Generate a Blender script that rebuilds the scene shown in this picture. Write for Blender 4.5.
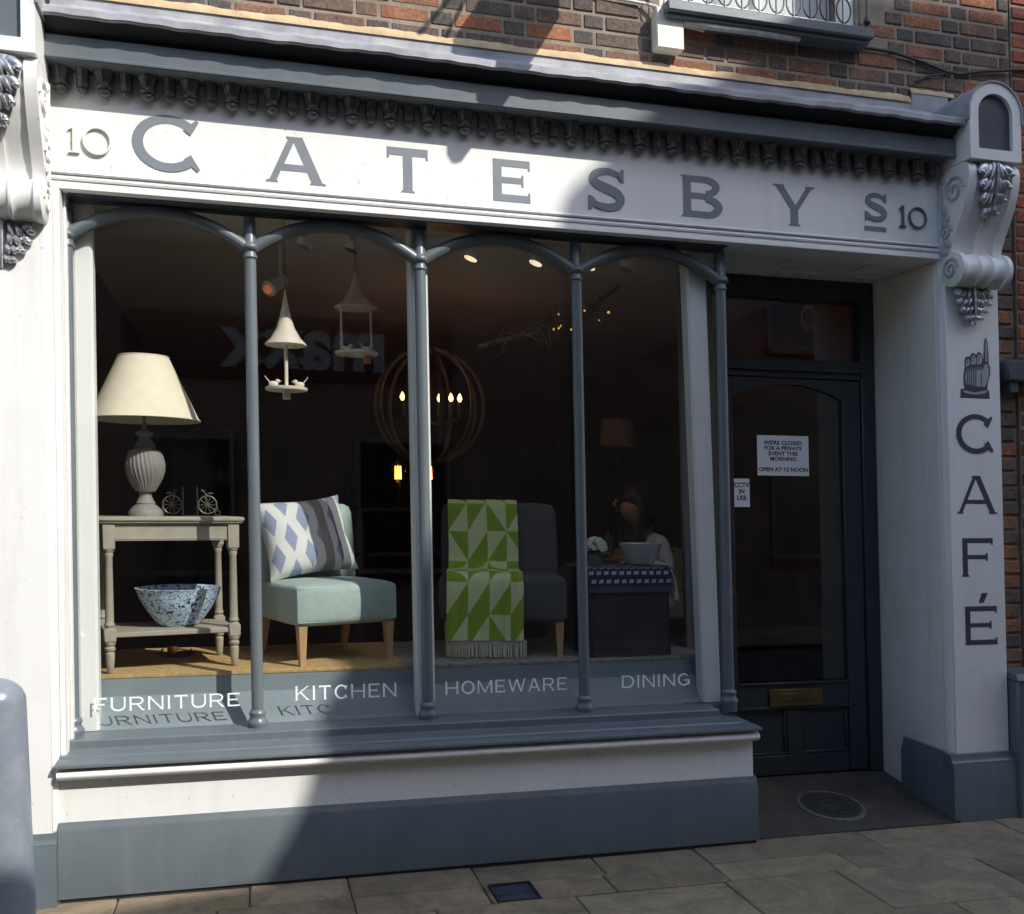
import bpy, bmesh, math, random
from mathutils import Vector, Matrix
random.seed(7)
PI = math.pi
sc = bpy.context.scene
for o in list(bpy.data.objects):
    bpy.data.objects.remove(o)
# ---------------------------------------------------------------- camera, sky, sun, exposure
K = -0.02685            # the street falls gently to the right and the old front has settled with it: z += K*x
cam_d = bpy.data.cameras.new('camera')
cam = bpy.data.objects.new('camera', cam_d)
sc.collection.objects.link(cam)
sc.camera = cam
yaw, pitch, roll = 0.257301, 0.010739, -0.019385
F = Vector((math.sin(yaw)*math.cos(pitch), math.cos(yaw)*math.cos(pitch), math.sin(pitch)))
Rv = Vector((math.cos(yaw), -math.sin(yaw), 0)); U = Rv.cross(F)
c, s = math.cos(roll), math.sin(roll)
R2 = c*Rv + s*U; U2 = -s*Rv + c*U
M = Matrix((R2, U2, -F)).transposed().to_4x4()
M.translation = (0.82334, -5.11584, 1.6520)
cam.matrix_world = M
cam_d.sensor_fit = 'HORIZONTAL'
cam_d.sensor_width = 36
cam_d.lens = 1001.63/1024*36
cam_d.shift_y = 33.72/1024
cam_d.clip_start = 0.05
cam_d.clip_end = 400

SUN = Vector((-0.8, 1.0, -1.0285)).normalized()      # direction the light travels
EL = math.asin(-SUN.z)
w = bpy.data.worlds.new('World'); sc.world = w; w.use_nodes = True
nt = w.node_tree; bg = nt.nodes['Background']
sky = nt.nodes.new('ShaderNodeTexSky'); sky.sky_type = 'NISHITA'; sky.sun_disc = False
sky.sun_elevation = EL; sky.sun_rotation = math.atan2(-SUN.x, -SUN.y)
nt.links.new(sky.outputs[0], bg.inputs[0]); bg.inputs[1].default_value = 0.15
sd = bpy.data.lights.new('sun', 'SUN'); sd.energy = 2.32; sd.angle = math.radians(0.53); sd.color = (1, .965, .90)
so = bpy.data.objects.new('sun', sd); sc.collection.objects.link(so)
so.rotation_euler = SUN.to_track_quat('-Z', 'Y').to_euler(); so.location = (10, -12, 14)
sc.view_settings.view_transform = 'Standard'; sc.view_settings.look = 'None'
sc.view_settings.gamma = 1; sc.view_settings.use_curve_mapping = False
sc.view_settings.exposure = 1.12
sc.cycles.transparent_max_bounces = 24; sc.cycles.max_bounces = 10

# ---------------------------------------------------------------- materials
def mat(name, col, rough=.5, var=.08, vscale=6., bump=.0, bscale=60., metal=0., spec=.5, dirt=None, dscale=2.5, damt=.35, coat=0., rvar=.1):
    m = bpy.data.materials.new(name); m.use_nodes = True
    n = m.node_tree.nodes; l = m.node_tree.links; p = n['Principled BSDF']
    p.inputs['Roughness'].default_value = rough; p.inputs['Metallic'].default_value = metal
    p.inputs['Specular IOR Level'].default_value = spec; p.inputs['Coat Weight'].default_value = coat
    tc = n.new('ShaderNodeTexCoord'); geo = n.new('ShaderNodeNewGeometry')
    no = n.new('ShaderNodeTexNoise'); no.inputs['Scale'].default_value = vscale; no.inputs['Detail'].default_value = 6
    l.new(geo.outputs['Position'], no.inputs['Vector'])
    mr = n.new('ShaderNodeMapRange'); mr.inputs[1].default_value = .3; mr.inputs[2].default_value = .7
    mr.inputs[3].default_value = 1-var; mr.inputs[4].default_value = 1+var
    l.new(no.outputs['Fac'], mr.inputs[0])
    hv = n.new('ShaderNodeHueSaturation'); hv.inputs['Color'].default_value = (*col, 1)
    l.new(mr.outputs[0], hv.inputs['Value'])
    out = hv.outputs[0]
    if dirt:
        n2 = n.new('ShaderNodeTexNoise'); n2.inputs['Scale'].default_value = dscale; n2.inputs['Detail'].default_value = 8; n2.inputs['Roughness'].default_value = .65
        l.new(geo.outputs['Position'], n2.inputs['Vector'])
        m2 = n.new('ShaderNodeMapRange'); m2.inputs[1].default_value = .5; m2.inputs[2].default_value = .75; m2.inputs[3].default_value = 0; m2.inputs[4].default_value = damt
        l.new(n2.outputs['Fac'], m2.inputs[0])
        mx = n.new('ShaderNodeMix'); mx.data_type = 'RGBA'; mx.inputs['B'].default_value = (*dirt, 1)
        l.new(m2.outputs[0], mx.inputs['Factor']); l.new(out, mx.inputs['A']); out = mx.outputs['Result']
    l.new(out, p.inputs['Base Color'])
    mr3 = n.new('ShaderNodeMapRange'); mr3.inputs[3].default_value = max(0, rough-rvar); mr3.inputs[4].default_value = min(1, rough+rvar)
    l.new(no.outputs['Fac'], mr3.inputs[0]); l.new(mr3.outputs[0], p.inputs['Roughness'])
    if bump:
        n3 = n.new('ShaderNodeTexNoise'); n3.inputs['Scale'].default_value = bscale; n3.inputs['Detail'].default_value = 4
        l.new(geo.outputs['Position'], n3.inputs['Vector'])
        b = n.new('ShaderNodeBump'); b.inputs['Strength'].default_value = bump; b.inputs['Distance'].default_value = .01
        l.new(n3.outputs['Fac'], b.inputs['Height']); l.new(b.outputs[0], p.inputs['Normal'])
    return m

def streak(m, dark, amt, sx_=14., sz_=1.2, lo=.52, hi=.72):
    """rain streaks, brush drag and small chips worn into a painted surface"""
    n = m.node_tree.nodes; l = m.node_tree.links; p = n['Principled BSDF']; src = p.inputs['Base Color'].links[0].from_socket
    geo = n.new('ShaderNodeNewGeometry'); mp = n.new('ShaderNodeMapping'); mp.inputs['Scale'].default_value = (sx_, sx_, sz_); l.new(geo.outputs['Position'], mp.inputs['Vector'])
    a = n.new('ShaderNodeTexNoise'); a.inputs['Scale'].default_value = 1; a.inputs['Detail'].default_value = 7; a.inputs['Roughness'].default_value = .65; l.new(mp.outputs[0], a.inputs['Vector'])
    mr = n.new('ShaderNodeMapRange'); mr.inputs[1].default_value = lo; mr.inputs[2].default_value = hi; mr.inputs[3].default_value = 0; mr.inputs[4].default_value = amt; l.new(a.outputs['Fac'], mr.inputs[0])
    mx = n.new('ShaderNodeMix'); mx.data_type = 'RGBA'; mx.inputs['B'].default_value = (*dark, 1); l.new(mr.outputs[0], mx.inputs['Factor']); l.new(src, mx.inputs['A'])
    c_ = n.new('ShaderNodeTexNoise'); c_.inputs['Scale'].default_value = 38; c_.inputs['Detail'].default_value = 5; l.new(geo.outputs['Position'], c_.inputs['Vector'])
    m2 = n.new('ShaderNodeMapRange'); m2.inputs[1].default_value = .70; m2.inputs[2].default_value = .73; m2.inputs[3].default_value = 0; m2.inputs[4].default_value = .5; l.new(c_.outputs['Fac'], m2.inputs[0])
    m3 = n.new('ShaderNodeMix'); m3.data_type = 'RGBA'; m3.inputs['B'].default_value = (*dark, 1); l.new(m2.outputs[0], m3.inputs['Factor']); l.new(mx.outputs['Result'], m3.inputs['A']); l.new(m3.outputs['Result'], p.inputs['Base Color'])
    return m
def emis(name, col, strength):
    m = bpy.data.materials.new(name); m.use_nodes = True
    p = m.node_tree.nodes['Principled BSDF']
    p.inputs['Base Color'].default_value = (*col, 1); p.inputs['Emission Color'].default_value = (*col, 1)
    p.inputs['Emission Strength'].default_value = strength
    return m

def attr_mat(name, build, rough=.8, bump=.15, bscale=300):
    """material whose colour comes from node maths on the 'pat' attribute (fabric coordinates of the cloth)"""
    m = bpy.data.materials.new(name); m.use_nodes = True
    n = m.node_tree.nodes; l = m.node_tree.links; p = n['Principled BSDF']; p.inputs['Roughness'].default_value = rough
    p.inputs['Specular IOR Level'].default_value = .25
    at = n.new('ShaderNodeAttribute'); at.attribute_name = 'pat'
    sx = n.new('ShaderNodeSeparateXYZ'); l.new(at.outputs['Vector'], sx.inputs[0])
    def mth(op, a, b=None, cc=None):
        q = n.new('ShaderNodeMath'); q.operation = op
        for i, v in enumerate((a, b, cc)):
            if v is None: continue
            if isinstance(v, (int, float)): q.inputs[i].default_value = v
            else: l.new(v, q.inputs[i])
        return q.outputs[0]
    def mix(f, a, b):
        q = n.new('ShaderNodeMix'); q.data_type = 'RGBA'
        for nm, v in (('Factor', f), ('A', a), ('B', b)):
            if isinstance(v, tuple): q.inputs[nm].default_value = (*v, 1)
            elif isinstance(v, (int, float)): q.inputs[nm].default_value = v
            else: l.new(v, q.inputs[nm])
        return q.outputs['Result']
    col = build(n, l, at.outputs['Vector'], sx.outputs[0], sx.outputs[1], mth, mix)
    l.new(col, p.inputs['Base Color'])
    if bump:
        n3 = n.new('ShaderNodeTexNoise'); n3.inputs['Scale'].default_value = bscale
        b = n.new('ShaderNodeBump'); b.inputs['Strength'].default_value = bump; b.inputs['Distance'].default_value = .004
        l.new(n3.outputs['Fac'], b.inputs['Height']); l.new(b.outputs[0], p.inputs['Normal'])
    return m

WHITE = mat('white_paint', (.80, .79, .755), .42, .025, 3, .05, 25, dirt=(.5, .47, .4), dscale=1.7, damt=.10)
WHITE2 = mat('white_paint_reveal', (.74, .72, .66), .5, .03, 3, .06, 25, dirt=(.4, .36, .28), dscale=2.2, damt=.2)
GREY = mat('grey_blue_paint', (.112, .134, .145), .36, .06, 5, .05, 30, dirt=(.12, .13, .14), dscale=3, damt=.3)
streak(WHITE, (.42, .39, .32), .16); streak(WHITE2, (.36, .33, .26), .3); streak(GREY, (.22, .22, .21), .22)
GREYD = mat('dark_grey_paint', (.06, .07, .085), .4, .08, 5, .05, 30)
LETTER = mat('grey_letter_paint', (.20, .222, .242), .4, .03, 8)
LETTERD = mat('dark_letter_paint', (.055, .06, .075), .4, .03, 8)
SILVER = mat('silver_gilding', (.52, .52, .53), .34, .2, 30, .2, 60, metal=.75)
LEAD = mat('weathered_lead', (.30, .30, .32), .6, .25, 7, .25, 20, dirt=(.55, .54, .52), dscale=5, damt=.5)
FILLET = mat('sandy_mortar', (.52, .38, .22), .9, .2, 12, .4, 60)
MORTAR = mat('brick_mortar', (.27, .22, .165), .95, .2, 10, .4, 80)
PLASTIC = mat('cream_plastic', (.72, .69, .56), .4, .04, 10)
DARKMETAL = mat('black_iron', (.03, .032, .038), .45, .2, 12, .15, 60)
BOLLARD = mat('bollard_paint', (.20, .225, .26), .32, .06, 8, .25, 26, dirt=(.45, .45, .45), dscale=9, damt=.22)
streak(BOLLARD, (.42, .42, .42), .12, 6, 6)
BRASS = mat('tarnished_brass', (.22, .155, .055), .45, .2, 14, .1, 50, metal=.8)
COPPER = mat('polished_copper', (.85, .45, .25), .2, .1, 14, metal=.95)
WOOD = mat('honey_wood', (.50, .30, .14), .5, .15, 10)
DARKWOOD = mat('dark_wood', (.045, .025, .016), .45, .3, 7)
TABLEP = mat('taupe_chalk_paint', (.36, .32, .255), .6, .08, 14, .1, 60)
LAMPB = mat('grey_lamp_base', (.23, .215, .195), .6, .12, 20)
SHADE = mat('cream_linen_shade', (.78, .70, .54), .9, .04, 20, .15, 250)
TEAL = mat('duck_egg_wool', (.37, .455, .42), .92, .06, 30, .2, 260)
GREYF = mat('charcoal_fabric', (.055, .062, .07), .92, .1, 30, .2, 260)
NAVY = mat('navy_cloth', (.010, .0115, .022), .9, .2, 20, .2, 220)
NAVY2 = mat('navy_hem', (.04, .043, .06), .9, .2, 20, .2, 220)
CERAM = mat('grey_white_ceramic', (.42, .43, .42), .35, .04, 10)
BIRDW = mat('cream_painted_metal', (.70, .62, .50), .6, .06, 20)
SISAL = mat('sisal_matting', (.50, .33, .14), .9, .25, 40, .5, 160)
RUG = mat('grey_rug', (.22, .22, .21), .95, .4, 30, .5, 120)
CEIL = mat('shop_ceiling_paint', (.62, .58, .52), .8, .05, 3)
REDW = mat('oxblood_wall', (.13, .013, .011), .7, .15, 3)
BROWNW = mat('dark_brown_wall', (.045, .026, .018), .7, .5, 3)
FLOORW = mat('dark_floor_boards', (.06, .04, .028), .5, .3, 4)
SOFA = mat('beige_upholstery', (.70, .58, .46), .9, .1, 14)
SKIN = mat('skin', (.50, .27, .18), .5, .06, 20)
HAIR = mat('dark_hair', (.015, .009, .006), .5, .3, 40)
TOP = mat('pale_grey_knit', (.68, .67, .63), .9, .05, 20, .2, 200)
LEAFM = mat('leaf_green', (.06, .12, .03), .6, .3, 20)
FLOWER = mat('white_flowers', (.62, .64, .56), .8, .1, 30)
PAPER = mat('white_paper', (.80, .80, .82), .8, .02, 10)
INK = mat('black_ink', (.03, .03, .03), .6, 0, 10)
STONE = None
ASPH = mat('asphalt', (.05, .05, .052), .9, .25, 6, .5, 90)
GLASSL = mat('white_vinyl_letters', (.85, .88, .85), .5, 0, 10)
ROPE = mat('aged_bentwood', (.075, .052, .035), .7, .2, 20)
TWIG = mat('pale_twig', (.22, .17, .13), .8, .2, 20)
BULBW = emis('warm_bulb', (1, .50, .14), 3.5)
BULBF = emis('amber_filament', (1, .33, .04), 5)
BULBS = emis('spot_lens', (1, .8, .55), .5)
FAIRY = emis('fairy_light', (1, .5, .15), .45)

def glass_mat():
    m = bpy.data.materials.new('window_glass'); m.use_nodes = True
    n = m.node_tree.nodes; l = m.node_tree.links
    n.remove(n['Principled BSDF'])
    t = n.new('ShaderNodeBsdfTransparent'); t.inputs[0].default_value = (.955, .965, .96, 1)
    g = n.new('ShaderNodeBsdfGlossy'); g.inputs['Roughness'].default_value = .01
    lw = n.new('ShaderNodeLayerWeight'); lw.inputs[0].default_value = .5
    p = n.new('ShaderNodeMath'); p.operation = 'POWER'; p.inputs[1].default_value = 5; l.new(lw.outputs['Facing'], p.inputs[0])
    a = n.new('ShaderNodeMath'); a.operation = 'MULTIPLY_ADD'; a.inputs[1].default_value = .94; a.inputs[2].default_value = .06; l.new(p.outputs[0], a.inputs[0])
    mx = n.new('ShaderNodeMixShader'); l.new(a.outputs[0], mx.inputs[0]); l.new(t.outputs[0], mx.inputs[1]); l.new(g.outputs[0], mx.inputs[2])
    l.new(mx.outputs[0], n['Material Output'].inputs[0])
    return m
GLASS = glass_mat()

def brick_mat(name, ramp, vlo=.65, vhi=1.25):
    m = bpy.data.materials.new(name); m.use_nodes = True
    n = m.node_tree.nodes; l = m.node_tree.links; p = n['Principled BSDF']; p.inputs['Roughness'].default_value = .92
    at = n.new('ShaderNodeAttribute'); at.attribute_name = 'pat'
    sx = n.new('ShaderNodeSeparateXYZ'); l.new(at.outputs['Vector'], sx.inputs[0])
    cr = n.new('ShaderNodeValToRGB'); cr.color_ramp.interpolation = 'LINEAR'
    els = cr.color_ramp.elements
    els[0].position = ramp[0][0]; els[0].color = (*ramp[0][1], 1)
    els[1].position = ramp[-1][0]; els[1].color = (*ramp[-1][1], 1)
    for pos, col in ramp[1:-1]:
        e = els.new(pos); e.color = (*col, 1)
    geo = n.new('ShaderNodeNewGeometry')
    no = n.new('ShaderNodeTexNoise'); no.inputs['Scale'].default_value = 14; no.inputs['Detail'].default_value = 8; no.inputs['Roughness'].default_value = .7
    l.new(geo.outputs['Position'], no.inputs['Vector'])
    ad = n.new('ShaderNodeMath'); ad.operation = 'MULTIPLY_ADD'; ad.inputs[1].default_value = .5; l.new(no.outputs['Fac'], ad.inputs[0])
    sb = n.new('ShaderNodeMath'); sb.operation = 'SUBTRACT'; sb.inputs[1].default_value = .25; l.new(ad.outputs[0], sb.inputs[0])
    l.new(sx.outputs[0], ad.inputs[2]); l.new(sb.outputs[0], cr.inputs[0])
    n2 = n.new('ShaderNodeTexNoise'); n2.inputs['Scale'].default_value = 60; n2.inputs['Detail'].default_value = 6; l.new(geo.outputs['Position'], n2.inputs['Vector'])
    mr = n.new('ShaderNodeMapRange'); mr.inputs[1].default_value = .3; mr.inputs[2].default_value = .7; mr.inputs[3].default_value = vlo; mr.inputs[4].default_value = vhi; l.new(n2.outputs['Fac'], mr.inputs[0])
    hv = n.new('ShaderNodeHueSaturation'); l.new(cr.outputs[0], hv.inputs['Color']); l.new(mr.outputs[0], hv.inputs['Value'])
    l.new(hv.outputs[0], p.inputs['Base Color'])
    b = n.new('ShaderNodeBump'); b.inputs['Strength'].default_value = .5; b.inputs['Distance'].default_value = .006
    l.new(n2.outputs['Fac'], b.inputs['Height']); l.new(b.outputs[0], p.inputs['Normal'])
    return m
def stain_mat(name, ramp, vlo=.65, vhi=1.25, gum=True):
    m = brick_mat(name, ramp, vlo, vhi); n = m.node_tree.nodes; l = m.node_tree.links; p = n['Principled BSDF']
    src = p.inputs['Base Color'].links[0].from_socket
    geo = n.new('ShaderNodeNewGeometry')
    a = n.new('ShaderNodeTexNoise'); a.inputs['Scale'].default_value = 3.2; a.inputs['Detail'].default_value = 9; a.inputs['Roughness'].default_value = .7; a.inputs['Distortion'].default_value = 1.2
    l.new(geo.outputs['Position'], a.inputs['Vector'])
    mr = n.new('ShaderNodeMapRange'); mr.inputs[1].default_value = .35; mr.inputs[2].default_value = .68; mr.inputs[3].default_value = 1.15; mr.inputs[4].default_value = .55; l.new(a.outputs['Fac'], mr.inputs[0])
    v = n.new('ShaderNodeTexVoronoi'); v.inputs['Scale'].default_value = 3.1; l.new(geo.outputs['Position'], v.inputs['Vector'])
    g = n.new('ShaderNodeMapRange'); g.inputs[1].default_value = .040; g.inputs[2].default_value = .065; g.inputs[3].default_value = .45 if gum else 1.0; g.inputs[4].default_value = 1.0; l.new(v.outputs['Distance'], g.inputs[0])
    mu = n.new('ShaderNodeMath'); mu.operation = 'MULTIPLY'; l.new(mr.outputs[0], mu.inputs[0]); l.new(g.outputs[0], mu.inputs[1])
    hv = n.new('ShaderNodeHueSaturation'); l.new(src, hv.inputs['Color']); l.new(mu.outputs[0], hv.inputs['Value']); l.new(hv.outputs[0], p.inputs['Base Color'])
    return m
BRICK = stain_mat('old_multi_brick', [(0, (.10, .085, .075)), (.25, (.15, .113, .09)), (.5, (.215, .125, .085)), (.75, (.31, .135, .072)), (1, (.40, .155, .066))], .6, 1.25, False)
BRICKR = brick_mat('red_brick', [(0, (.13, .05, .035)), (.5, (.27, .075, .04)), (1, (.38, .11, .05))])
BRICKD = brick_mat('dark_brick', [(0, (.06, .045, .04)), (.5, (.11, .07, .055)), (1, (.16, .09, .06))])
STONE = stain_mat('york_stone', [(0, (.19, .145, .088)), (.5, (.265, .202, .124)), (1, (.335, .26, .16))], .88, 1.1)

# ---------------------------------------------------------------- mesh builder
class MB:
    def __init__(self): self.v = []; self.f = []; self.pat = []; self.m = []; self.cm = 0
    def add(self, vs, fs, pat=None):
        b = len(self.v); self.v += [tuple(p) for p in vs]
        self.pat += pat if pat else [(0, 0, 0)]*len(vs)
        self.f += [tuple(i+b for i in f) for f in fs]; self.m += [self.cm]*len(fs)
        return self
    def box(self, x0, x1, y0, y1, z0, z1, bev=0, T=None, pat=None):
        if x0 > x1: x0, x1 = x1, x0
        if y0 > y1: y0, y1 = y1, y0
        if z0 > z1: z0, z1 = z1, z0
        if not bev:
            vs = [(x, y, z) for z in (z0, z1) for y in (y0, y1) for x in (x0, x1)]
            fs = [(0, 2, 3, 1), (4, 5, 7, 6), (0, 1, 5, 4), (2, 6, 7, 3), (0, 4, 6, 2), (1, 3, 7, 5)]
        else:
            b = min(bev, (x1-x0)*.45, (y1-y0)*.45, (z1-z0)*.45)
            X = (x0, x1); Y = (y0, y1); Z = (z0, z1); vs = []; idx = {}
            for i in (0, 1):
                for j in (0, 1):
                    for k in (0, 1):
                        sx, sy, sz = (1, -1)[i], (1, -1)[j], (1, -1)[k]
                        for a, d in enumerate(((0, b*sy, b*sz), (b*sx, 0, b*sz), (b*sx, b*sy, 0))):
                            idx[(i, j, k, a)] = len(vs); vs.append((X[i]+d[0], Y[j]+d[1], Z[k]+d[2]))
            g = lambda i, j, k, a: idx[(i, j, k, a)]
            fs = []
            for i in (0, 1): fs.append([g(i, j, k, 0) for j, k in ((0, 0), (1, 0), (1, 1), (0, 1))])
            for j in (0, 1): fs.append([g(i, j, k, 1) for i, k in ((0, 0), (1, 0), (1, 1), (0, 1))])
            for k in (0, 1): fs.append([g(i, j, k, 2) for i, j in ((0, 0), (1, 0), (1, 1), (0, 1))])
            for j in (0, 1):
                for k in (0, 1): fs.append([g(0, j, k, 1), g(1, j, k, 1), g(1, j, k, 2), g(0, j, k, 2)])
            for i in (0, 1):
                for k in (0, 1): fs.append([g(i, 0, k, 0), g(i, 1, k, 0), g(i, 1, k, 2), g(i, 0, k, 2)])
            for i in (0, 1):
                for j in (0, 1): fs.append([g(i, j, 0, 0), g(i, j, 1, 0), g(i, j, 1, 1), g(i, j, 0, 1)])
            for i in (0, 1):
                for j in (0, 1):
                    for k in (0, 1): fs.append([g(i, j, k, a) for a in (0, 1, 2)])
        if T: vs = [T(p) for p in vs]
        return self.add(vs, fs, [pat]*len(vs) if pat else None)
    def prism(self, poly, axis, a0, a1, T=None):
        """poly in the two other axes (x: (y,z); y: (x,z); z: (x,y))"""
        def P(q, a): return (a, q[0], q[1]) if axis == 'x' else ((q[0], a, q[1]) if axis == 'y' else (q[0], q[1], a))
        n = len(poly); vs = [P(q, a0) for q in poly]+[P(q, a1) for q in poly]
        if T: vs = [T(p) for p in vs]
        fs = [tuple(range(n)), tuple(range(2*n-1, n-1, -1))]+[(i, (i+1) % n, n+(i+1) % n, n+i) for i in range(n)]
        return self.add(vs, fs)
    def lathe(self, prof, c, seg=24, T=None, rfun=None, close=True):
        vs = []; fs = []
        for j, (r, z) in enumerate(prof):
            for i in range(seg):
                a = 2*PI*i/seg; rr = r*(rfun(a, z, j) if rfun else 1)
                vs.append((c[0]+rr*math.cos(a), c[1]+rr*math.sin(a), c[2]+z))
        for j in range(len(prof)-1):
            for i in range(seg):
                k = (i+1) % seg; fs.append((j*seg+i, j*seg+k, (j+1)*seg+k, (j+1)*seg+i))
        if close:
            fs.append(tuple(range(seg))[::-1]); fs.append(tuple((len(prof)-1)*seg+i for i in range(seg)))
        if T: vs = [T(p) for p in vs]
        return self.add(vs, fs)
    def tube(self, pts, r, seg=8, closed=False, flat=1.0, T=None):
        pts = [Vector(p) for p in pts]; n = len(pts); vs = []; fs = []
        rs = r if isinstance(r, (list, tuple)) else [r]*n
        up = None
        for i, p in enumerate(pts):
            a = pts[i-1] if (i or closed) else p; b = pts[(i+1) % n] if (i < n-1 or closed) else p
            d = (b-a).normalized()
            if up is None: up = Vector((0, 0, 1)) if abs(d.z) < .9 else Vector((0, 1, 0))
            s_ = d.cross(up).normalized(); up = s_.cross(d).normalized()
            for k in range(seg):
                t = 2*PI*(k+.5)/seg; vs.append(p+(s_*math.cos(t)+up*math.sin(t)*flat)*rs[i])
        for i in range(n if closed else n-1):
            j = (i+1) % n
            for k in range(seg):
                q = (k+1) % seg; fs.append((i*seg+k, i*seg+q, j*seg+q, j*seg+k))
        if not closed: fs += [tuple(range(seg))[::-1], tuple((n-1)*seg+k for k in range(seg))]
        if T: vs = [T(p) for p in vs]
        return self.add(vs, fs)
    def ell(self, c, r, seg=16, rings=10, T=None):
        prof = []
        vs = [(c[0], c[1], c[2]-r[2])]
        for j in range(1, rings):
            t = -PI/2+PI*j/rings
            for i in range(seg):
                a = 2*PI*i/seg; vs.append((c[0]+r[0]*math.cos(t)*math.cos(a), c[1]+r[1]*math.cos(t)*math.sin(a), c[2]+r[2]*math.sin(t)))
        vs.append((c[0], c[1], c[2]+r[2])); fs = []
        for i in range(seg):
            k = (i+1) % seg; fs.append((0, 1+k, 1+i)); e = len(vs)-1; b = 1+(rings-2)*seg; fs.append((e, b+i, b+k))
            for j in range(rings-2): fs.append((1+j*seg+i, 1+j*seg+k, 1+(j+1)*seg+k, 1+(j+1)*seg+i))
        if T: vs = [T(p) for p in vs]
        return self.add(vs, fs)
    def grid(self, fn, nu, nv, patfn=None, wrapu=False):
        """fn(u,v) -> point ; u,v in 0..1"""
        vs = []; pt = []
        for j in range(nv+1):
            for i in range(nu+1):
                u, v = i/nu, j/nv; vs.append(tuple(fn(u, v))); pt.append(patfn(u, v) if patfn else (u, v, 0))
        fs = [(j*(nu+1)+i, j*(nu+1)+i+1, (j+1)*(nu+1)+i+1, (j+1)*(nu+1)+i) for j in range(nv) for i in range(nu)]
        return self.add(vs, fs, pt)

col = sc.collection
def lift(p): return Vector((p[0], p[1], p[2]+K*p[0]))
BASE = {}
def empty(name, base):
    o = bpy.data.objects.new(name, None); col.objects.link(o); o.empty_display_size = .1
    o.location = lift(base); BASE[o.name] = Vector(base); return o
def obj(name, mb, mats, parent=None, base=None, smooth=40):
    if not isinstance(mats, (list, tuple)): mats = [mats]
    if base is None:
        base = BASE[parent.name] if parent else (0, 0, 0)
    b = Vector(base)
    me = bpy.data.meshes.new(name)
    vs = [(v[0]-b.x, v[1]-b.y, v[2]-b.z+K*(v[0]-b.x)) for v in mb.v]
    me.from_pydata(vs, [], mb.f)
    for m_ in mats: me.materials.append(m_)
    if len(mats) > 1: me.polygons.foreach_set('material_index', mb.m)
    if any(p != (0, 0, 0) for p in mb.pat):
        at = me.attributes.new('pat', 'FLOAT_VECTOR', 'POINT')
        at.data.foreach_set('vector', [x for p in mb.pat for x in p])
    bm = bmesh.new(); bm.from_mesh(me); bmesh.ops.recalc_face_normals(bm, faces=bm.faces); bm.to_mesh(me); bm.free()
    me.shade_smooth()
    me.set_sharp_from_angle(angle=math.radians(smooth))
    me.update()
    o = bpy.data.objects.new(name, me); col.objects.link(o)
    BASE[o.name] = b
    if parent:
        o.parent = parent; pb = BASE[parent.name]; o.location = lift(b)-lift(pb)
    else: o.location = lift(b)
    return o
def tag(o, label, cat, group=None):
    o['label'] = label; o['category'] = cat
    if group: o['group'] = group
    return o
def struct(o, kind='structure'): o['kind'] = kind; return o
def thing(name, base, label, cat, group=None): return tag(empty(name, base), label, cat, group)
def rotT(ox, oy, ang, oz=0):
    ca, sa = math.cos(ang), math.sin(ang)
    return lambda p: (ox+p[0]*ca-p[1]*sa, oy+p[0]*sa+p[1]*ca, oz+p[2])
def copy_tree(o, dx, dy=0, dz=0):
    """a copy of a thing and its parts moved by dx,dy,dz in the settled frame"""
    def rec(src, par, first):
        n = src.copy(); col.objects.link(n); BASE[n.name] = BASE[src.name]+Vector((dx, dy, dz))
        if par: n.parent = par
        if first: n.location = n.location+Vector((dx, dy, dz+K*dx))
        for ch in [q for q in bpy.data.objects if q.parent == src]: rec(ch, n, False)
        return n
    return rec(o, o.parent, True)

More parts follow.
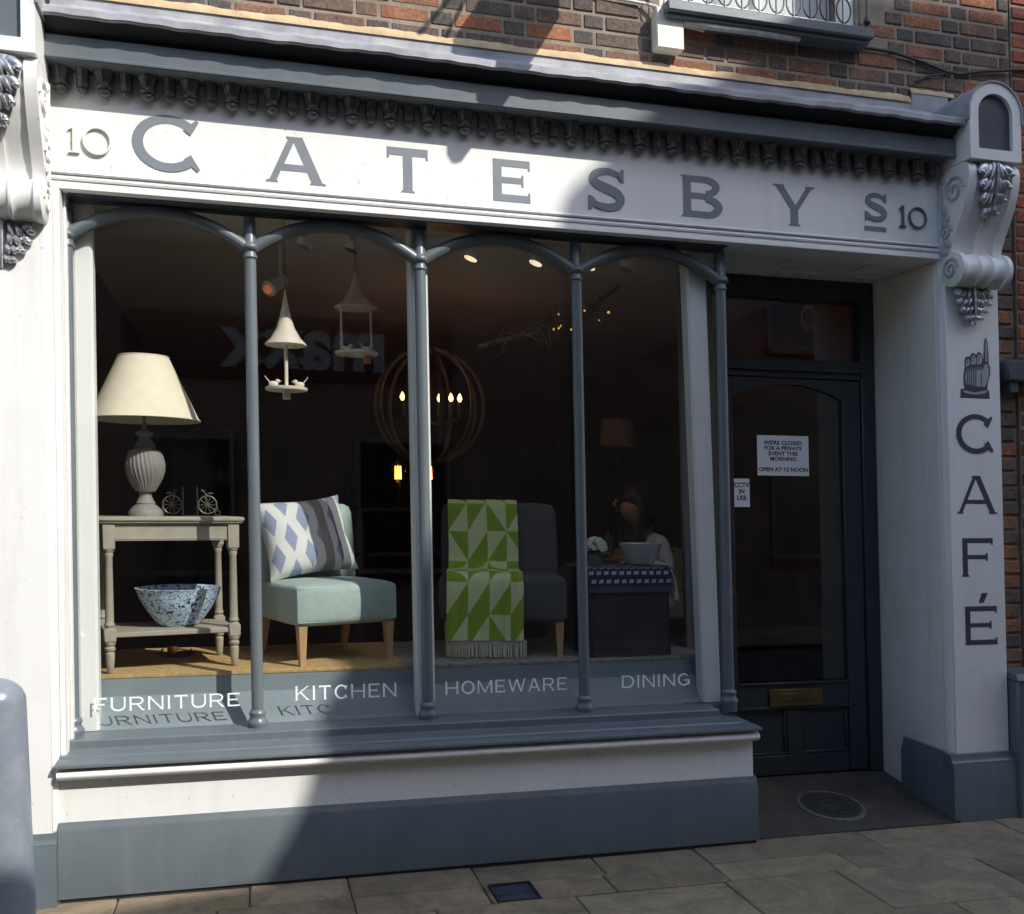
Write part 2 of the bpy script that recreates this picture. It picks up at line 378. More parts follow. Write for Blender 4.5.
# ---------------------------------------------------------------- lettering (wide titling capitals with small spurs)
def glyph(ch, sw=.17, w=1.0):
    """list of (polygon) in a box 0..w x 0..1"""
    P = []; h = 1.0; s_ = sw*.28; sh = .05
    def vstem(x, y0=0, y1=1, top=True, bot=True, wd=sw):
        P.append([(x, y0), (x+wd, y0), (x+wd, y1), (x, y1)])
        if bot: P.append([(x-s_, y0), (x+wd+s_, y0), (x+wd+s_*.5, y0+sh), (x-s_*.5, y0+sh)])
        if top: P.append([(x-s_*.5, y1-sh), (x+wd+s_*.5, y1-sh), (x+wd+s_, y1), (x-s_, y1)])
    def bar(x0, x1, y, t=sw*.8, spur=0):
        P.append([(x0, y), (x1, y), (x1, y+t), (x0, y+t)])
        if spur: P.append([(x1-sh, y-s_ if spur in (1, 2) else y), (x1, y-s_*1.3 if spur in (1, 2) else y), (x1, y+t+(s_*1.3 if spur in (1, 3) else 0)), (x1-sh, y+t+(s_ if spur in (1, 3) else 0))])
    def arc(cx, cy, rx, ry, a0, a1, tx=sw, ty=sw*.85, n=28):
        o = []; i_ = []
        for k in range(n+1):
            a = math.radians(a0+(a1-a0)*k/n)
            o.append((cx+rx*math.cos(a), cy+ry*math.sin(a))); i_.append((cx+(rx-tx)*math.cos(a), cy+(ry-ty)*math.sin(a)))
        for k in range(n): P.append([o[k], o[k+1], i_[k+1], i_[k]])
    def diag(x0, y0, x1, y1, wd=sw):
        P.append([(x0, y0), (x0+wd, y0), (x1+wd, y1), (x1, y1)])
    def foot(x, y, wd=sw): P.append([(x-s_, y), (x+wd+s_, y), (x+wd+s_*.5, y+sh), (x-s_*.5, y+sh)])
    def cap(x, y, wd=sw): P.append([(x-s_*.5, y-sh), (x+wd+s_*.5, y-sh), (x+wd+s_, y), (x-s_, y)])
    if ch == 'C':
        arc(w*.53, .5, w*.53, .515, 42, 318)
        P.append([(w*.755, .765), (w*.945, .965), (w*.985, .93), (w*.925, .80), (w*.86, .675)])
        P.append([(w*.755, .235), (w*.955, .02), (w*.995, .065), (w*.925, .20), (w*.86, .325)])
    elif ch == 'G':
        arc(w*.5, .5, w*.5, .515, 45, 330); bar(w*.55, w, .40, sw*.75); P.append([(w-sw, .08), (w, .12), (w, .42), (w-sw, .42)])
    elif ch == 'O': arc(w*.5, .5, w*.5, .515, 0, 360, n=44)
    elif ch == 'A':
        m_ = w*.5
        diag(0, 0, m_-sw*.62, 1, sw*.72); diag(w-sw*1.1, 0, m_-sw*.40, 1, sw*1.1); bar(w*.18, w*.78, .26, sw*.7)
        foot(0, 0, sw*.72); foot(w-sw*1.1, 0, sw*1.1)
        P.append([(m_-sw*.9, .95), (m_+sw*.75, .95), (m_+sw*.75, 1.0), (m_-sw*.9, 1.0)])
    elif ch == 'T':
        vstem(w*.5-sw*.5, 0, 1, top=False); bar(0, w, 1-sw*.85, sw*.85, 2)
        P.append([(0, 1-sw*.85-s_*1.3), (sh, 1-sw*.85-s_), (sh, 1), (0, 1)])
    elif ch in 'EF':
        vstem(0, 0, 1, top=False, bot=(ch == 'F')); bar(0, w, 1-sw*.82, sw*.82, 2); bar(0, w*.82, .5-sw*.3, sw*.7, 1)
        if ch == 'E': bar(0, w, 0, sw*.82, 3)
    elif ch == 'S':
        ctl = [(.90, .74), (.80, .86), (.50, .93), (.22, .86), (.14, .72), (.26, .60), (.50, .52), (.76, .42), (.87, .28), (.78, .13), (.50, .07), (.20, .13), (.08, .27)]
        th = [.5, .7, .82, .9, 1.0, 1.08, 1.15, 1.08, 1.0, .9, .82, .7, .5]
        pts = []; ths = []
        for k in range(len(ctl)-1):
            p0, p1, p2, p3 = ctl[max(k-1, 0)], ctl[k], ctl[k+1], ctl[min(k+2, len(ctl)-1)]
            for m_ in range(5):
                t = m_/5
                pts.append(tuple(.5*(2*p1[d]+(p2[d]-p0[d])*t+(2*p0[d]-5*p1[d]+4*p2[d]-p3[d])*t*t+(3*p1[d]-p0[d]-3*p2[d]+p3[d])*t**3) for d in (0, 1))); ths.append(th[k]*(1-t)+th[k+1]*t)
        pts.append(ctl[-1]); ths.append(th[-1]); L_ = []; R_ = []
        for k, (a, b) in enumerate(pts):
            c_, d_ = pts[max(k-1, 0)], pts[min(k+1, len(pts)-1)]; dx, dy_ = (d_[0]-c_[0])*w, d_[1]-c_[1]; q_ = math.hypot(dx, dy_); h_ = sw*ths[k]*.5
            L_.append((a*w-dy_/q_*h_, b+dx/q_*h_)); R_.append((a*w+dy_/q_*h_, b-dx/q_*h_))
        for k in range(len(pts)-1): P.append([L_[k], L_[k+1], R_[k+1], R_[k]])
        P.append([(w*.80, .84), (w*.90, 1.0), (w*.955, .985), (w*.955, .69), (w*.885, .70)]); P.append([(w*.18, .15), (w*.06, -.01), (w*.01, .005), (w*.01, .33), (w*.085, .31)])
    elif ch == 'B':
        vstem(0); bar(0, w*.6, 1-sw*.75, sw*.75); bar(0, w*.6, .52-sw*.35, sw*.7); bar(0, w*.6, 0, sw*.75)
        arc(w*.58, .755, w*.36, .245, -90, 90, sw*.95, sw*.72, 16); arc(w*.58, .27, w*.42, .27, -90, 90, sw, sw*.72, 16)
    elif ch == 'D':
        vstem(0); bar(0, w*.5, 1-sw*.75, sw*.75); bar(0, w*.5, 0, sw*.75); arc(w*.5, .5, w*.5, .5, -90, 90, sw, sw*.75, 20)
    elif ch == 'R':
        vstem(0); bar(0, w*.6, 1-sw*.75, sw*.75); bar(0, w*.6, .46-sw*.3, sw*.7); arc(w*.58, .71, w*.38, .29, -90, 90, sw, sw*.7, 16)
        diag(w-sw*1.0, 0, w*.46, .45); foot(w-sw, 0)
    elif ch == 'Y':
        vstem(w*.5-sw*.5, 0, .5, top=False); diag(w*.5-sw*.5, .40, 0, 1, sw*1.05); diag(w*.5-sw*.2, .40, w-sw*.75, 1, sw*.75); cap(0, 1); cap(w-sw*.75, 1, sw*.75)
    elif ch == 'U':
        vstem(0, .35, 1, bot=False); vstem(w-sw*.8, .35, 1, bot=False, wd=sw*.8); arc(w*.5, .37, w*.5, .385, 180, 360, sw*.92, sw*.85, 20)
    elif ch == 'N':
        vstem(0); vstem(w-sw*.85, wd=sw*.85); diag(w-sw*1.05, 0, 0, 1, sw*1.05)
    elif ch == 'I': vstem((w-sw)/2)
    elif ch == 'K':
        vstem(0); diag(sw*.7, .42, w-sw*1.05, 1, sw*.8); diag(w-sw*.95, 0, w*.30, .58, sw*1.0); foot(w-sw*.95, 0); cap(w-sw*1.05, 1, sw*.8)
    elif ch == 'H':
        vstem(0); vstem(w-sw); bar(sw*.5, w-sw*.5, .5-sw*.35, sw*.7)
    elif ch == 'M':
        vstem(0, wd=sw*.8); vstem(w-sw); diag(w*.5-sw*.5, .05, sw*.1, 1, sw*.9); diag(w*.5-sw*.5, .05, w-sw*.95, 1, sw*.75)
    elif ch == 'W':
        q = w/4; diag(q-sw*.45, 0, 0, 1, sw*.95); diag(q-sw*.5, 0, 2*q-sw*.4, 1, sw*.75); diag(3*q-sw*.45, 0, 2*q-sw*.5, 1, sw*.95); diag(3*q-sw*.5, 0, w-sw*.8, 1, sw*.75); cap(0, 1); cap(w-sw*.8, 1, sw*.8)
    elif ch == '1':
        vstem(w*.5-sw*.5, 0, 1, top=False); P.append([(w*.5-sw*.5, 1), (w*.5-sw*.5, .86), (w*.12, .80), (w*.12, .86)]); bar(w*.1, w*.9, 0, sw*.5)
    elif ch == '0': arc(w*.5, .5, w*.5, .5, 0, 360, sw*.8, sw*.7, 36)
    return P
WID = dict(C=1.0, A=1.02, T=.92, E=.85, S=.85, B=.9, Y=.98, F=.85, U=1.0, R=1.0, N=1.05, I=.22, K=1.0, H=1.08, O=1.12, M=1.25, W=1.5, D=1.05, G=1.05)
WID['1'] = .5; WID['0'] = .95
def put_glyph(mb, ch, x0, x1, z0, z1, y, t=.004, sw=.17):
    H = z1-z0; w = (x1-x0)/H
    for i, poly in enumerate(glyph(ch, sw, w)):
        mb.prism([(x0+p[0]*H, z0+p[1]*H) for p in poly], 'y', y, y-t-.00012*i)
    return mb
def put_word(mb, word, x0, x1, z0, z1, y, sw=.13, t=.0006, gap=.28, z0b=None):
    H = z1-z0; tot = sum(WID[q] for q in word)+gap*(len(word)-1); k = (x1-x0)/(tot*H); x = x0
    for q in word:
        wd = WID[q]*H*k; put_glyph(mb, q, x, x+wd, z0, z1, y, t, sw); x += wd+gap*H*k
    return mb

# ---------------------------------------------------------------- ground
GY = -.22
def slabs(mb, x0, x1, y0, y1, zt, rowsd, th=.06, seed=3):
    rnd = random.Random(seed); y = y1; row = 0
    while y > y0+.02:
        d = min(rowsd[row % len(rowsd)], y-y0); x = x0-rnd.random()*.5
        while x < x1:
            wd = rnd.uniform(.45, .85); t = rnd.random(); dz = rnd.uniform(-.003, .003)
            mb.box(x+.004, x+wd-.004, y-d+.004, y-.004, zt-th, zt+dz, .006, pat=(t, 0, 0)); x += wd
        y -= d; row += 1
p = MB()
rows = [.29, .40, .52, .45]
rnd = random.Random(5)
xs_front = [[-3, -2.2, -1.5, -.9, -.35, .22, .71, 1.252, 1.86, 2.49, 3.05, 3.62, 4.25, 4.85, 5.5, 6.2, 7, 8], None, None, None]
y = GY+.05
ysplit = [y, -.475, -.70, -1.18, -1.62]
xsr = [[-3, -2.2, -1.5, -.9, -.35, .22, .80, 1.252, 1.86, 2.49, 3.05, 4.05, 4.95, 5.9, 7, 8],
       [-3, -2.1, -1.3, -.6, 0.1, .66, 1.254, 1.86, 2.46, 3.04, 3.75, 4.85, 5.8, 7, 8],
       [-3, -2, -1.2, -.4, .3, .98, 1.6, 2.25, 3.0, 3.6, 4.4, 5.2, 6.2, 7.2, 8],
       [-3, -2.3, -1.5, -.7, .2, .9, 1.7, 2.4, 3.2, 3.9, 4.6, 5.4, 6.3, 7.2, 8]]
for r in range(4):
    for a, b in zip(xsr[r][:-1], xsr[r][1:]):
        if rnd.random() < .0: continue
        if r == 2-1 and a == 1.86: # slab with the little cover let into it
            p.box(1.864, 1.885, ysplit[2]+.004, ysplit[1]-.004, -.17, -.11, .003, pat=(rnd.random(), 0, 0))
            p.box(2.095, 2.456, ysplit[2]+.004, ysplit[1]-.004, -.17, -.109, .003, pat=(.45, 0, 0))
            p.box(1.889, 2.091, ysplit[2]+.004, -.69, -.17, -.110, .003, pat=(.45, 0, 0)); continue
        p.box(a+.0025, b-.0025, ysplit[r+1]+.0025, ysplit[r]-.0025, -.17, -.11+rnd.uniform(-.003, .003), .006, pat=(rnd.uniform(.15, .85), 0, 0))
struct(obj('pavement', p, STONE, None, (0, -.9, -.11)))
p = MB(); p.box(-14, 24, -1.63, -.10, -.30, -.122); struct(obj('pavement_bed', p, mat('dark_joint_mortar', (.07, .055, .038), .95, .3, 20), None, (0, -.9, -.3)))
p = MB()
for i in range(26):
    x = -12+i*1.2; p.box(x+.004, x+1.196, -1.83, -1.64, -.36, -.112+rnd.uniform(-.003, .003), .015, pat=(rnd.random(), 0, 0))
struct(obj('kerb', p, STONE, None, (0, -1.73, -.3)))
p = MB(); slabs(p, -14, -3, -1.63, -.17, -.11, [.36, .4, .33], seed=8); slabs(p, 8, 20, -1.63, -.17, -.11, [.36, .4, .33], seed=9)
struct(obj('far_pavement', p, STONE, None, (0, -.9, -.11)))
p = MB(); p.grid(lambda u, v: (-60+120*u, -60+58.3*v, -.24), 60, 30); struct(obj('road', p, ASPH, None, (0, -5, -.24)))
p = MB(); slabs(p, -14, 24, -7.6, -6.1, -.11, [.5, .55, .5], seed=12); struct(obj('opposite_pavement', p, STONE, None, (0, -8.2, -.11)))
# entrance ramp
p = MB()
p.prism([(-.195, -.2), (-.195, -.099), (.62, .03), (.62, -.2)], 'x', 3.30, 4.735)
struct(obj('entrance_ramp', p, mat('worn_concrete', (.062, .052, .04), .85, .3, 5, .3, 60, dirt=(.12, .105, .085), dscale=6, damt=.3), None, (4, .1, -.1)))
def rampz(y_): return -.098+(y_+.205)*(.128/.825)
# round inset mat
t = thing('entrance_mat', (4.085, .1, rampz(.1)), 'round dark ribbed cover let into the sloping doorway floor', 'floor cover')
Tm = lambda q: (4.085+q[0], .1+q[1], rampz(.1+q[1])+q[2])
m1 = MB(); m1.lathe([(.172, -.01), (.172, .006), (.19, .006), (.197, .002), (.197, -.01)], (0, 0, 0), 48, T=Tm, close=False)
obj('rim', m1, mat('pale_rim', (.12, .11, .095), .6, .4, 25), t)
m1 = MB()
m1.lathe([(.171, -.01), (.171, .001)], (0, 0, 0), 40, T=Tm)
for k in range(24):
    a = 2*PI*k/24
    m1.box(.03, .155, -.006, .006, .0, .006, .002, T=lambda q, a=a: Tm((q[0]*math.cos(a)-q[1]*math.sin(a), q[0]*math.sin(a)+q[1]*math.cos(a), q[2])))
for r_ in (.06, .11):
    m1.tube([(r_*math.cos(2*PI*k/40), r_*math.sin(2*PI*k/40), .003) for k in range(40)], .005, 6, True, T=Tm)
obj('tread', m1, mat('dark_mat', (.035, .033, .03), .8, .3, 30), t)
# small cover in the pavement
t = thing('pavement_cover', (1.99, -.585, -.11), 'small square dark metal inspection cover set in the paving', 'utility cover')
m1 = MB(); m1.box(1.893, 2.087, -.686, -.482, -.15, -.116, .003); obj('plate', m1, mat('blue_grey_steel', (.06, .07, .10), .38, .3, 16, .2, 80, metal=.4), t)
m1 = MB()
for (a, b, c_, d) in ((1.889, 2.091, -.482, -.478), (1.889, 2.091, -.689, -.686), (1.889, 1.893, -.686, -.482), (2.087, 2.091, -.686, -.482)): m1.box(a, b, c_, d, -.15, -.105)
m1.box(1.905, 1.935, -.60, -.58, -.1165, -.113, .001); m1.box(2.045, 2.075, -.60, -.58, -.1165, -.113, .001)
obj('frame', m1, DARKMETAL, t)

# ---------------------------------------------------------------- the shop building
B = thing('shop_building', (2.35, .5, -.1), 'old brick building with a grey and white cafe and homeware shop front at street level', 'shop building')
def part(name, mb, m_, parent=None, sm=40): return obj(name, mb, m_, parent or B, None, sm)

def bricks(mb, x0, x1, z0, z1, yf, cw=.0885, st=.262, hd=.125, depth=.05, tone=None, seed=1, gap=.010, skip=None, T=None):
    r = random.Random(seed); z = z0; row = 0
    while z < z1-.02:
        x = x0-(0 if row % 2 == 0 else .19)-r.random()*.02; k = row % 2
        while x < x1:
            L = (st if k % 2 == 0 else hd); k += 1
            a, b = max(x, x0), min(x+L, x1)
            if b-a > .03 and not (skip and skip(a, b, z, z+cw)):
                tn = tone(r, L == st); dy = r.uniform(-.003, .003)
                mb.box(a+gap/2, b-gap/2, yf+dy, yf+depth, z+gap/2, min(z+cw, z1)-gap/2-r.uniform(0, .003), .008, T=T, pat=(tn, r.random(), 0))
            x += L
        z += cw; row += 1
    return mb
def tone_multi(r, stretcher):
    if not stretcher: return r.choice([.02, .08, .15, .2, .3, .45])
    return r.choice([.22, .3, .4, .5, .62, .72, .8, .85, .35, .12])
WY = -.05
winskip = lambda a, b, z0, z1: b > 3.05 and a < 4.27 and z1 > 4.40
p = MB(); bricks(p, -.75, 5.33, 3.90, 5.3, WY, tone=tone_multi, skip=winskip, seed=4)
brickw = part('brick_wall', p, BRICK, None, 30)
p = MB()
p.box(-.75, 3.05, WY+.006, .35, 3.62, 7.0); p.box(4.27, 5.327, WY+.006, .35, 3.62, 7.0); p.box(3.05, 4.27, WY+.006, .35, 3.62, 4.36); p.box(3.05, 4.27, WY+.006, .35, 5.9, 7)
p.box(5.126, 5.327, -.03, .35, -.2, 3.62)
part('mortar_backing', p, MORTAR)
p = MB(); bricks(p, 5.13, 5.327, -.12, 3.62, -.045, tone=tone_multi, seed=14); part('brick_wall', p, BRICK, None, 30)
# roof slab, side and back masses so daylight only comes in by the glass
p = MB(); p.box(-.75, 5.327, .35, 7.5, 6.8, 7.0); p.box(-.75, -.35, .36, 7.5, -.2, 6.8); p.box(4.98, 5.32, .70, 7.5, -.2, 6.8); p.box(-.35, 4.98, 7.2, 7.5, -.2, 6.8); p.box(-.35, 4.98, .36, 7.2, 3.42, 3.6)
part('building_mass', p, MORTAR)

# fascia board with mouldings
FY = -.12
X0, X1 = -.45, 4.733
p = MB(); p.prism([(FY, 3.226), (FY, 3.74), (.30, 3.74), (.30, 3.226)], 'x', X0, X1)
fas = part('fascia', p, WHITE)
p = MB()
prof = [(-.20, 3.205), (-.207, 3.203), (-.212, 3.196), (-.207, 3.189), (-.203, 3.187), (-.203, 3.178), (-.213, 3.176), (-.219, 3.168), (-.216, 3.160), (-.209, 3.157), (-.209, 3.135), (-.222, 3.133), (-.222, 3.118), (-.19, 3.112), (-.03, 3.112), (-.03, 3.205)]
p.prism([(a+.08 if a < -.05 else .06, b+.0209) for a, b in prof], 'x', -.072, X1-.004); obj('moulding', p, WHITE, fas)
p = MB(); p.box(-.072, X1-.004, -.126, -.1205, 3.2044, 3.2079); p.box(-.072, X1-.004, -.1305, -.1285, 3.1764, 3.1789); obj('groove', p, GREYD, fas)
for ch, x0, x1, z0, z1 in (('C', .319, .626, 3.266, 3.530), ('A', .941, 1.206, 3.259, 3.488), ('T', 1.522, 1.730, 3.262, 3.488), ('E', 2.069, 2.267, 3.261, 3.480), ('S', 2.585, 2.794, 3.261, 3.484), ('B', 3.129, 3.361, 3.265, 3.492), ('Y', 3.683, 3.921, 3.264, 3.492), ('S', 4.252, 4.397, 3.334, 3.493)):
    p = put_glyph(MB(), ch, x0, x1, z0, z1, FY, .0012, .21 if ch != 'C' else .185); obj('letter', p, LETTER, fas)
p = MB(); p.box(4.247, 4.390, FY-.0014, FY, 3.273, 3.302); obj('letter_underline', p, LETTER, fas)
for x0, z0 in ((.038, 3.311), (4.471, 3.313)):
    p = MB(); hh = .132 if x0 < 1 else .122
    put_glyph(p, '1', x0, x0+hh*.44, z0, z0+hh, FY, .014, .105)
    put_glyph(p, '0', x0+.066, x0+.066+hh*.96, z0-.002, z0+hh-.002, FY, .014, .085)
    obj('house_number', p, WHITE2 if x0 < 1 else GREY, fas)

# cornice
p = MB()
prof = [(-.119, 3.687), (-.15, 3.687), (-.16, 3.690), (-.255, 3.692), (-.262, 3.683), (-.275, 3.683), (-.281, 3.689), (-.281, 3.700), (-.274, 3.706), (-.274, 3.790), (-.05, 3.790), (-.05, 3.742), (-.119, 3.742)]
p.prism(prof, 'x', -.035, 4.742)
cor = part('cornice', p, GREY)
p = MB(); p.prism([(-.268, 3.7905), (-.255, 3.810), (-.30, 3.835), (-.335, 3.848), (-.352, 3.848), (-.352, 3.862), (-.055, 3.965), (-.055, 3.7905)], 'x', -.035, 4.742); obj('shaded_cavetto', p, mat('cavetto_painted_shade', (.025, .027, .03), .6), cor)  # cavetto under the lead lip, its shade put in as near-black colour
p = MB()
def leadtop(u, v):
    x = -.04+4.785*u; a = [(-.062, 4.085), (-.064, 4.03), (-.10, 4.0), (-.24, 3.935), (-.356, 3.884), (-.366, 3.874), (-.367, 3.846), (-.360, 3.842)]
    q = v*(len(a)-1); i = min(int(q), len(a)-2); f = q-i
    yy = a[i][0]*(1-f)+a[i+1][0]*f; zz = a[i][1]*(1-f)+a[i+1][1]*f
    wv = .0025*math.sin(x*5.1)+.002*math.sin(x*17.7+1)+.002*math.sin(x*43)
    return (x, yy+wv*.4*(v > .5), zz+wv*(.4+v*.8))
p.grid(leadtop, 160, 14); p.grid(lambda u, v: (lambda q: (q[0], q[1]+.006, q[2]-.006))(leadtop(u, 1-v)), 160, 14)
ld = part('lead_flashing', p, LEAD, cor, 30)
p = MB()
def fil(u, v):
    x = -.04+4.655*u; a = PI*v; wv = .004*math.sin(x*13)+.002*math.sin(x*29+2)+.0015*math.sin(x*83+1)
    return (x, -.052-.020*v-.004*math.sin(a), 4.092+wv*(1-v)+.022*(1-2*v))
p.grid(fil, 180, 6); part('mortar_fillet', p, FILLET, cor)
# hanging drops, alternately broad leaf and narrow fluted
def drop_big(x):
    m_ = MB()
    m_.lathe([(.006, -.116), (.016, -.113), (.027, -.105), (.032, -.096), (.031, -.088), (.024, -.081), (.030, -.079), (.034, -.072), (.031, -.058), (.036, -.03), (.042, -.008), (.044, .0)], (x, -.151, 3.688), 48, rfun=lambda a, z, j: 1+(.14*abs(math.cos(3.5*a+.3*math.sin(z*90))) if z > -.08 else .02*math.cos(7*a)))
    return m_
def drop_small(x):
    m_ = MB()
    m_.lathe([(.004, -.106), (.013, -.103), (.022, -.096), (.024, -.088), (.019, -.081), (.025, -.078), (.027, -.066), (.026, -.02), (.033, 0)], (x, -.149, 3.688), 48, rfun=lambda a, z, j: 1+(.12*abs(math.cos(4*a)) if z > -.079 else 0))
    return m_
DROPM = mat('bronze_grey_paint', (.11, .105, .105), .26, .2, 30, .25, 70, metal=.15)
x = .016; bigm = smallm = None; k = 0
while x < 4.70:
    if k == 0: ob = obj('egg_drop', drop_big(x), DROPM, cor, (x, -.151, 3.688)); bigo = ob; bx = x
    elif k == 1: ob = obj('fluted_drop', drop_small(x), DROPM, cor, (x, -.149, 3.688)); smallo = ob; sx_ = x
    else:
        src, xx = (bigo, bx) if k % 2 == 0 else (smallo, sx_)
        n_ = src.copy(); col.objects.link(n_); n_.location = n_.location+Vector((x-xx, 0, K*(x-xx))); BASE[n_.name] = BASE[src.name]+Vector((x-xx, 0, 0))
    x += .0951; k += 1

# pilasters
def pilaster(x0, x1, right=True):
    q = MB(); q.box(x0, x1, -.115 if right else -.225, .3, -.15, 3.70 if right else 3.133)
    pl = part('pilaster', q, WHITE)
    q = MB(); q.box(x0+.022, x1-.002, -.142, -.11, .26, 3.62, .004) if right else q.box(x0+.004, x1-.022, -.250, -.22, .20, 3.128, .004)
    obj('face_board', q, WHITE, pl)
    q = MB()
    zt = .205 if right else .145
    e_ = 0 if right else -.085
    q.prism([(-.195+e_, -.16), (-.195+e_, zt), (-.187+e_, zt+.012), (-.187+e_, zt+.022), (-.175+e_, zt+.034), (-.171+e_, zt+.05), (-.166+e_, zt+.066), (-.09, zt+.066), (-.09, -.16)], 'x', x0-.034 if right else x0, x1+.002 if right else x1-.006)
    if right:  # plinth returns along the reveal
        q.prism([(4.701, -.16), (4.701, zt), (4.709, zt+.02), (4.719, zt+.05), (4.729, zt+.066), (4.76, zt+.066), (4.76, -.16)], 'y', -.089, .29)
    obj('plinth', q, GREY, pl)
    return pl
PR = pilaster(4.735, 5.125)
PL = pilaster(-.62, -.022, False)
# reveal of the window on the left pilaster (moulded strip) and on the doorway
p = MB(); p.box(-.0215, .006, -.178, .10, .52, 3.13, .004); p.box(.0065, .018, -.075, .10, .55, 3.13, .003); obj('window_reveal', p, WHITE, PL)
p = MB(); p.box(4.728, 4.79, .301, .56, -.1, 3.134); p.box(4.727, 4.7345, -.09, .30, .28, 3.13, .002); obj('door_reveal', p, WHITE2, PR)
for ch, x0, x1, z0, z1 in (('C', 4.810, 5.064, 2.015, 2.240), ('A', 4.813, 5.070, 1.660, 1.882), ('F', 4.834, 5.043, 1.293, 1.518), ('E', 4.842, 5.060, .896, 1.120)):
    q = put_glyph(MB(), ch, x0, x1, z0, z1, -.142, .0012, .155)
    if ch == 'E': q.prism([(4.937, 1.140), (4.970, 1.140), (5.000, 1.197), (4.958, 1.197)], 'y', -.142, -.1434)
    obj('letter', q, LETTERD, PR)
# painted pointing hand
hand = MB()
hx, hz, hs = 4.838, 2.336, .362
def HP(pts, t): hand.prism([(hx+a*hs*.58, hz+b*hs) for a, b in pts], 'y', -.142, -.142-t*.5)
hand_out = [(.03, 0), (1.0, 0), (.98, .13), (.92, .16), (.95, .27), (1.02, .38), (1.04, .50), (.99, .58), (.985, .75), (.97, .93), (.91, 1.0), (.85, .93), (.83, .75), (.81, .64), (.76, .735), (.66, .76), (.58, .70), (.56, .72), (.45, .735), (.37, .67), (.33, .675), (.24, .665), (.19, .60), (.20, .50), (.15, .36), (.15, .22), (.17, .15), (.05, .14)]
HP(hand_out, .002)
hand.cm = 1
def fing(pts, t=.003): HP(pts, t)
fing([(.875, .60), (.935, .60), (.955, .80), (.94, .92), (.91, .955), (.88, .92), (.87, .78)], .0026)
fing([(.60, .555), (.73, .56), (.785, .63), (.745, .705), (.69, .725), (.63, .69), (.595, .62)], .0028)
fing([(.40, .55), (.555, .545), (.575, .64), (.53, .695), (.47, .70), (.415, .645)], .0030)
fing([(.235, .50), (.355, .53), (.365, .61), (.315, .64), (.27, .63), (.23, .58)], .0032)
fing([(.215, .24), (.62, .19), (.86, .20), (.96, .34), (.995, .47), (.95, .57), (.86, .555), (.79, .47), (.74, .52), (.56, .50), (.40, .50), (.25, .45), (.20, .36)], .0024)
fing([(.10, .105), (.20, .08), (.50, .06), (.80, .08), (.93, .115), (.90, .135), (.50, .092), (.2, .12)], .0040)
hand.cm = 2
for a, b, c_ in ((.24, .21, .42), (.31, .20, .45), (.38, .20, .47), (.45, .20, .47), (.52, .20, .45), (.70, .22, .40)):
    HP([(a, b), (a+.042, b-.005), (a+.055, c_), (a+.02, c_+.01)], .0036)
HP([(.22, .46), (.40, .505), (.58, .505), (.75, .525), (.80, .47), (.66, .465), (.40, .455), (.24, .42)], .0038)
HP([(.885, .60), (.90, .60), (.915, .93), (.90, .93)], .0034)
for (a, b) in ((.64, .60), (.445, .595), (.265, .56)): HP([(a, b), (a+.03, b-.01), (a+.05, b+.085), (a+.025, b+.09)], .0040)
obj('pointing_hand', hand, [LETTERD, mat('painted_hand_light', (.36, .37, .38), .5), mat('painted_hand_mid', (.12, .125, .14), .5)], PR)

# console brackets
def acanthus(mb, cx, ztop, zbot, wd, ysurf, relief=.03, n=5, taper=1.0):
    """carved leaf hanging down: a spine with rows of curling lobes, on a surface y=ysurf(z)"""
    H = ztop-zbot; rr_ = random.Random(int(cx*100)+n)
    def lobe(x_, z_, ang, ln, wi, th):
        ca, sa = math.cos(ang), math.sin(ang)
        def T(p_):
            a, b, d = p_[0], p_[2], p_[1]          # b along the lobe, pointing down
            cur = (b/ln+1)*.5
            xx = x_+a*ca+b*sa; zz = z_+a*sa*-1*-1*0-b*ca+a*sa
            return (xx, ysurf(zz)-relief*.35-d-.010*(cur**3)*relief/.03, zz)
        mb.ell((0, 0, 0), (wi, th, ln), 10, 10, T=T)
    mb.prism([(cx-wd*.30*taper, ztop), (cx+wd*.30*taper, ztop), (cx+wd*.36, ztop-H*.25), (cx+wd*.26, ztop-H*.62), (cx, zbot+H*.03), (cx-wd*.26, ztop-H*.62), (cx-wd*.36, ztop-H*.25)], 'y', 0, 0.0) if False else None
    back = []
    def bf(u, v):
        uu = u*2-1; half = wd*.40*(1-v**2.4)+.004; z_ = ztop-H*.97*v
        return (cx+uu*half, ysurf(z_)-relief*(.42*(1-uu*uu)+.06), z_)
    mb.grid(bf, 14, 24)
    rows_ = 4
    for k in range(rows_):
        t = (k+.2)/rows_; half = wd/2*(1-t**1.9*.9); z_ = ztop-H*t*.86; sc_ = 1-.5*t
        for s_ in (-1, 1):
            lobe(cx+s_*half*.80, z_-.02, s_*(.95-.6*t), H*.125*sc_, wd*.105*sc_+.004, relief*.55)
            lobe(cx+s_*half*.52, z_-.035*sc_, s_*(.55-.3*t), H*.15*sc_, wd*.085*sc_+.003, relief*.62)
            lobe(cx+s_*half*.25, z_-.03*sc_, s_*(.22-.1*t), H*.16*sc_, wd*.065*sc_+.003, relief*.70)
            mb.ell((cx+s_*half*.97, ysurf(z_-.045*sc_)-relief*.8, z_-.045*sc_), (wd*.075*sc_+.003, relief*.35, wd*.055*sc_+.003), 10, 8)
    mb.tube([(cx, ysurf(ztop-H*q_)-relief*(.95+.15*math.sin(q_*PI)), ztop-H*q_) for q_ in [.02+.095*i_ for i_ in range(11)]], [.010*(1-.06*i_) for i_ in range(11)], 8)
CO = [.08, .035]
class CM(MB):
    def add(self, vs, fs, pat=None): return MB.add(self, [(v[0], v[1]+CO[0], v[2]+CO[1]) for v in vs], fs, pat)
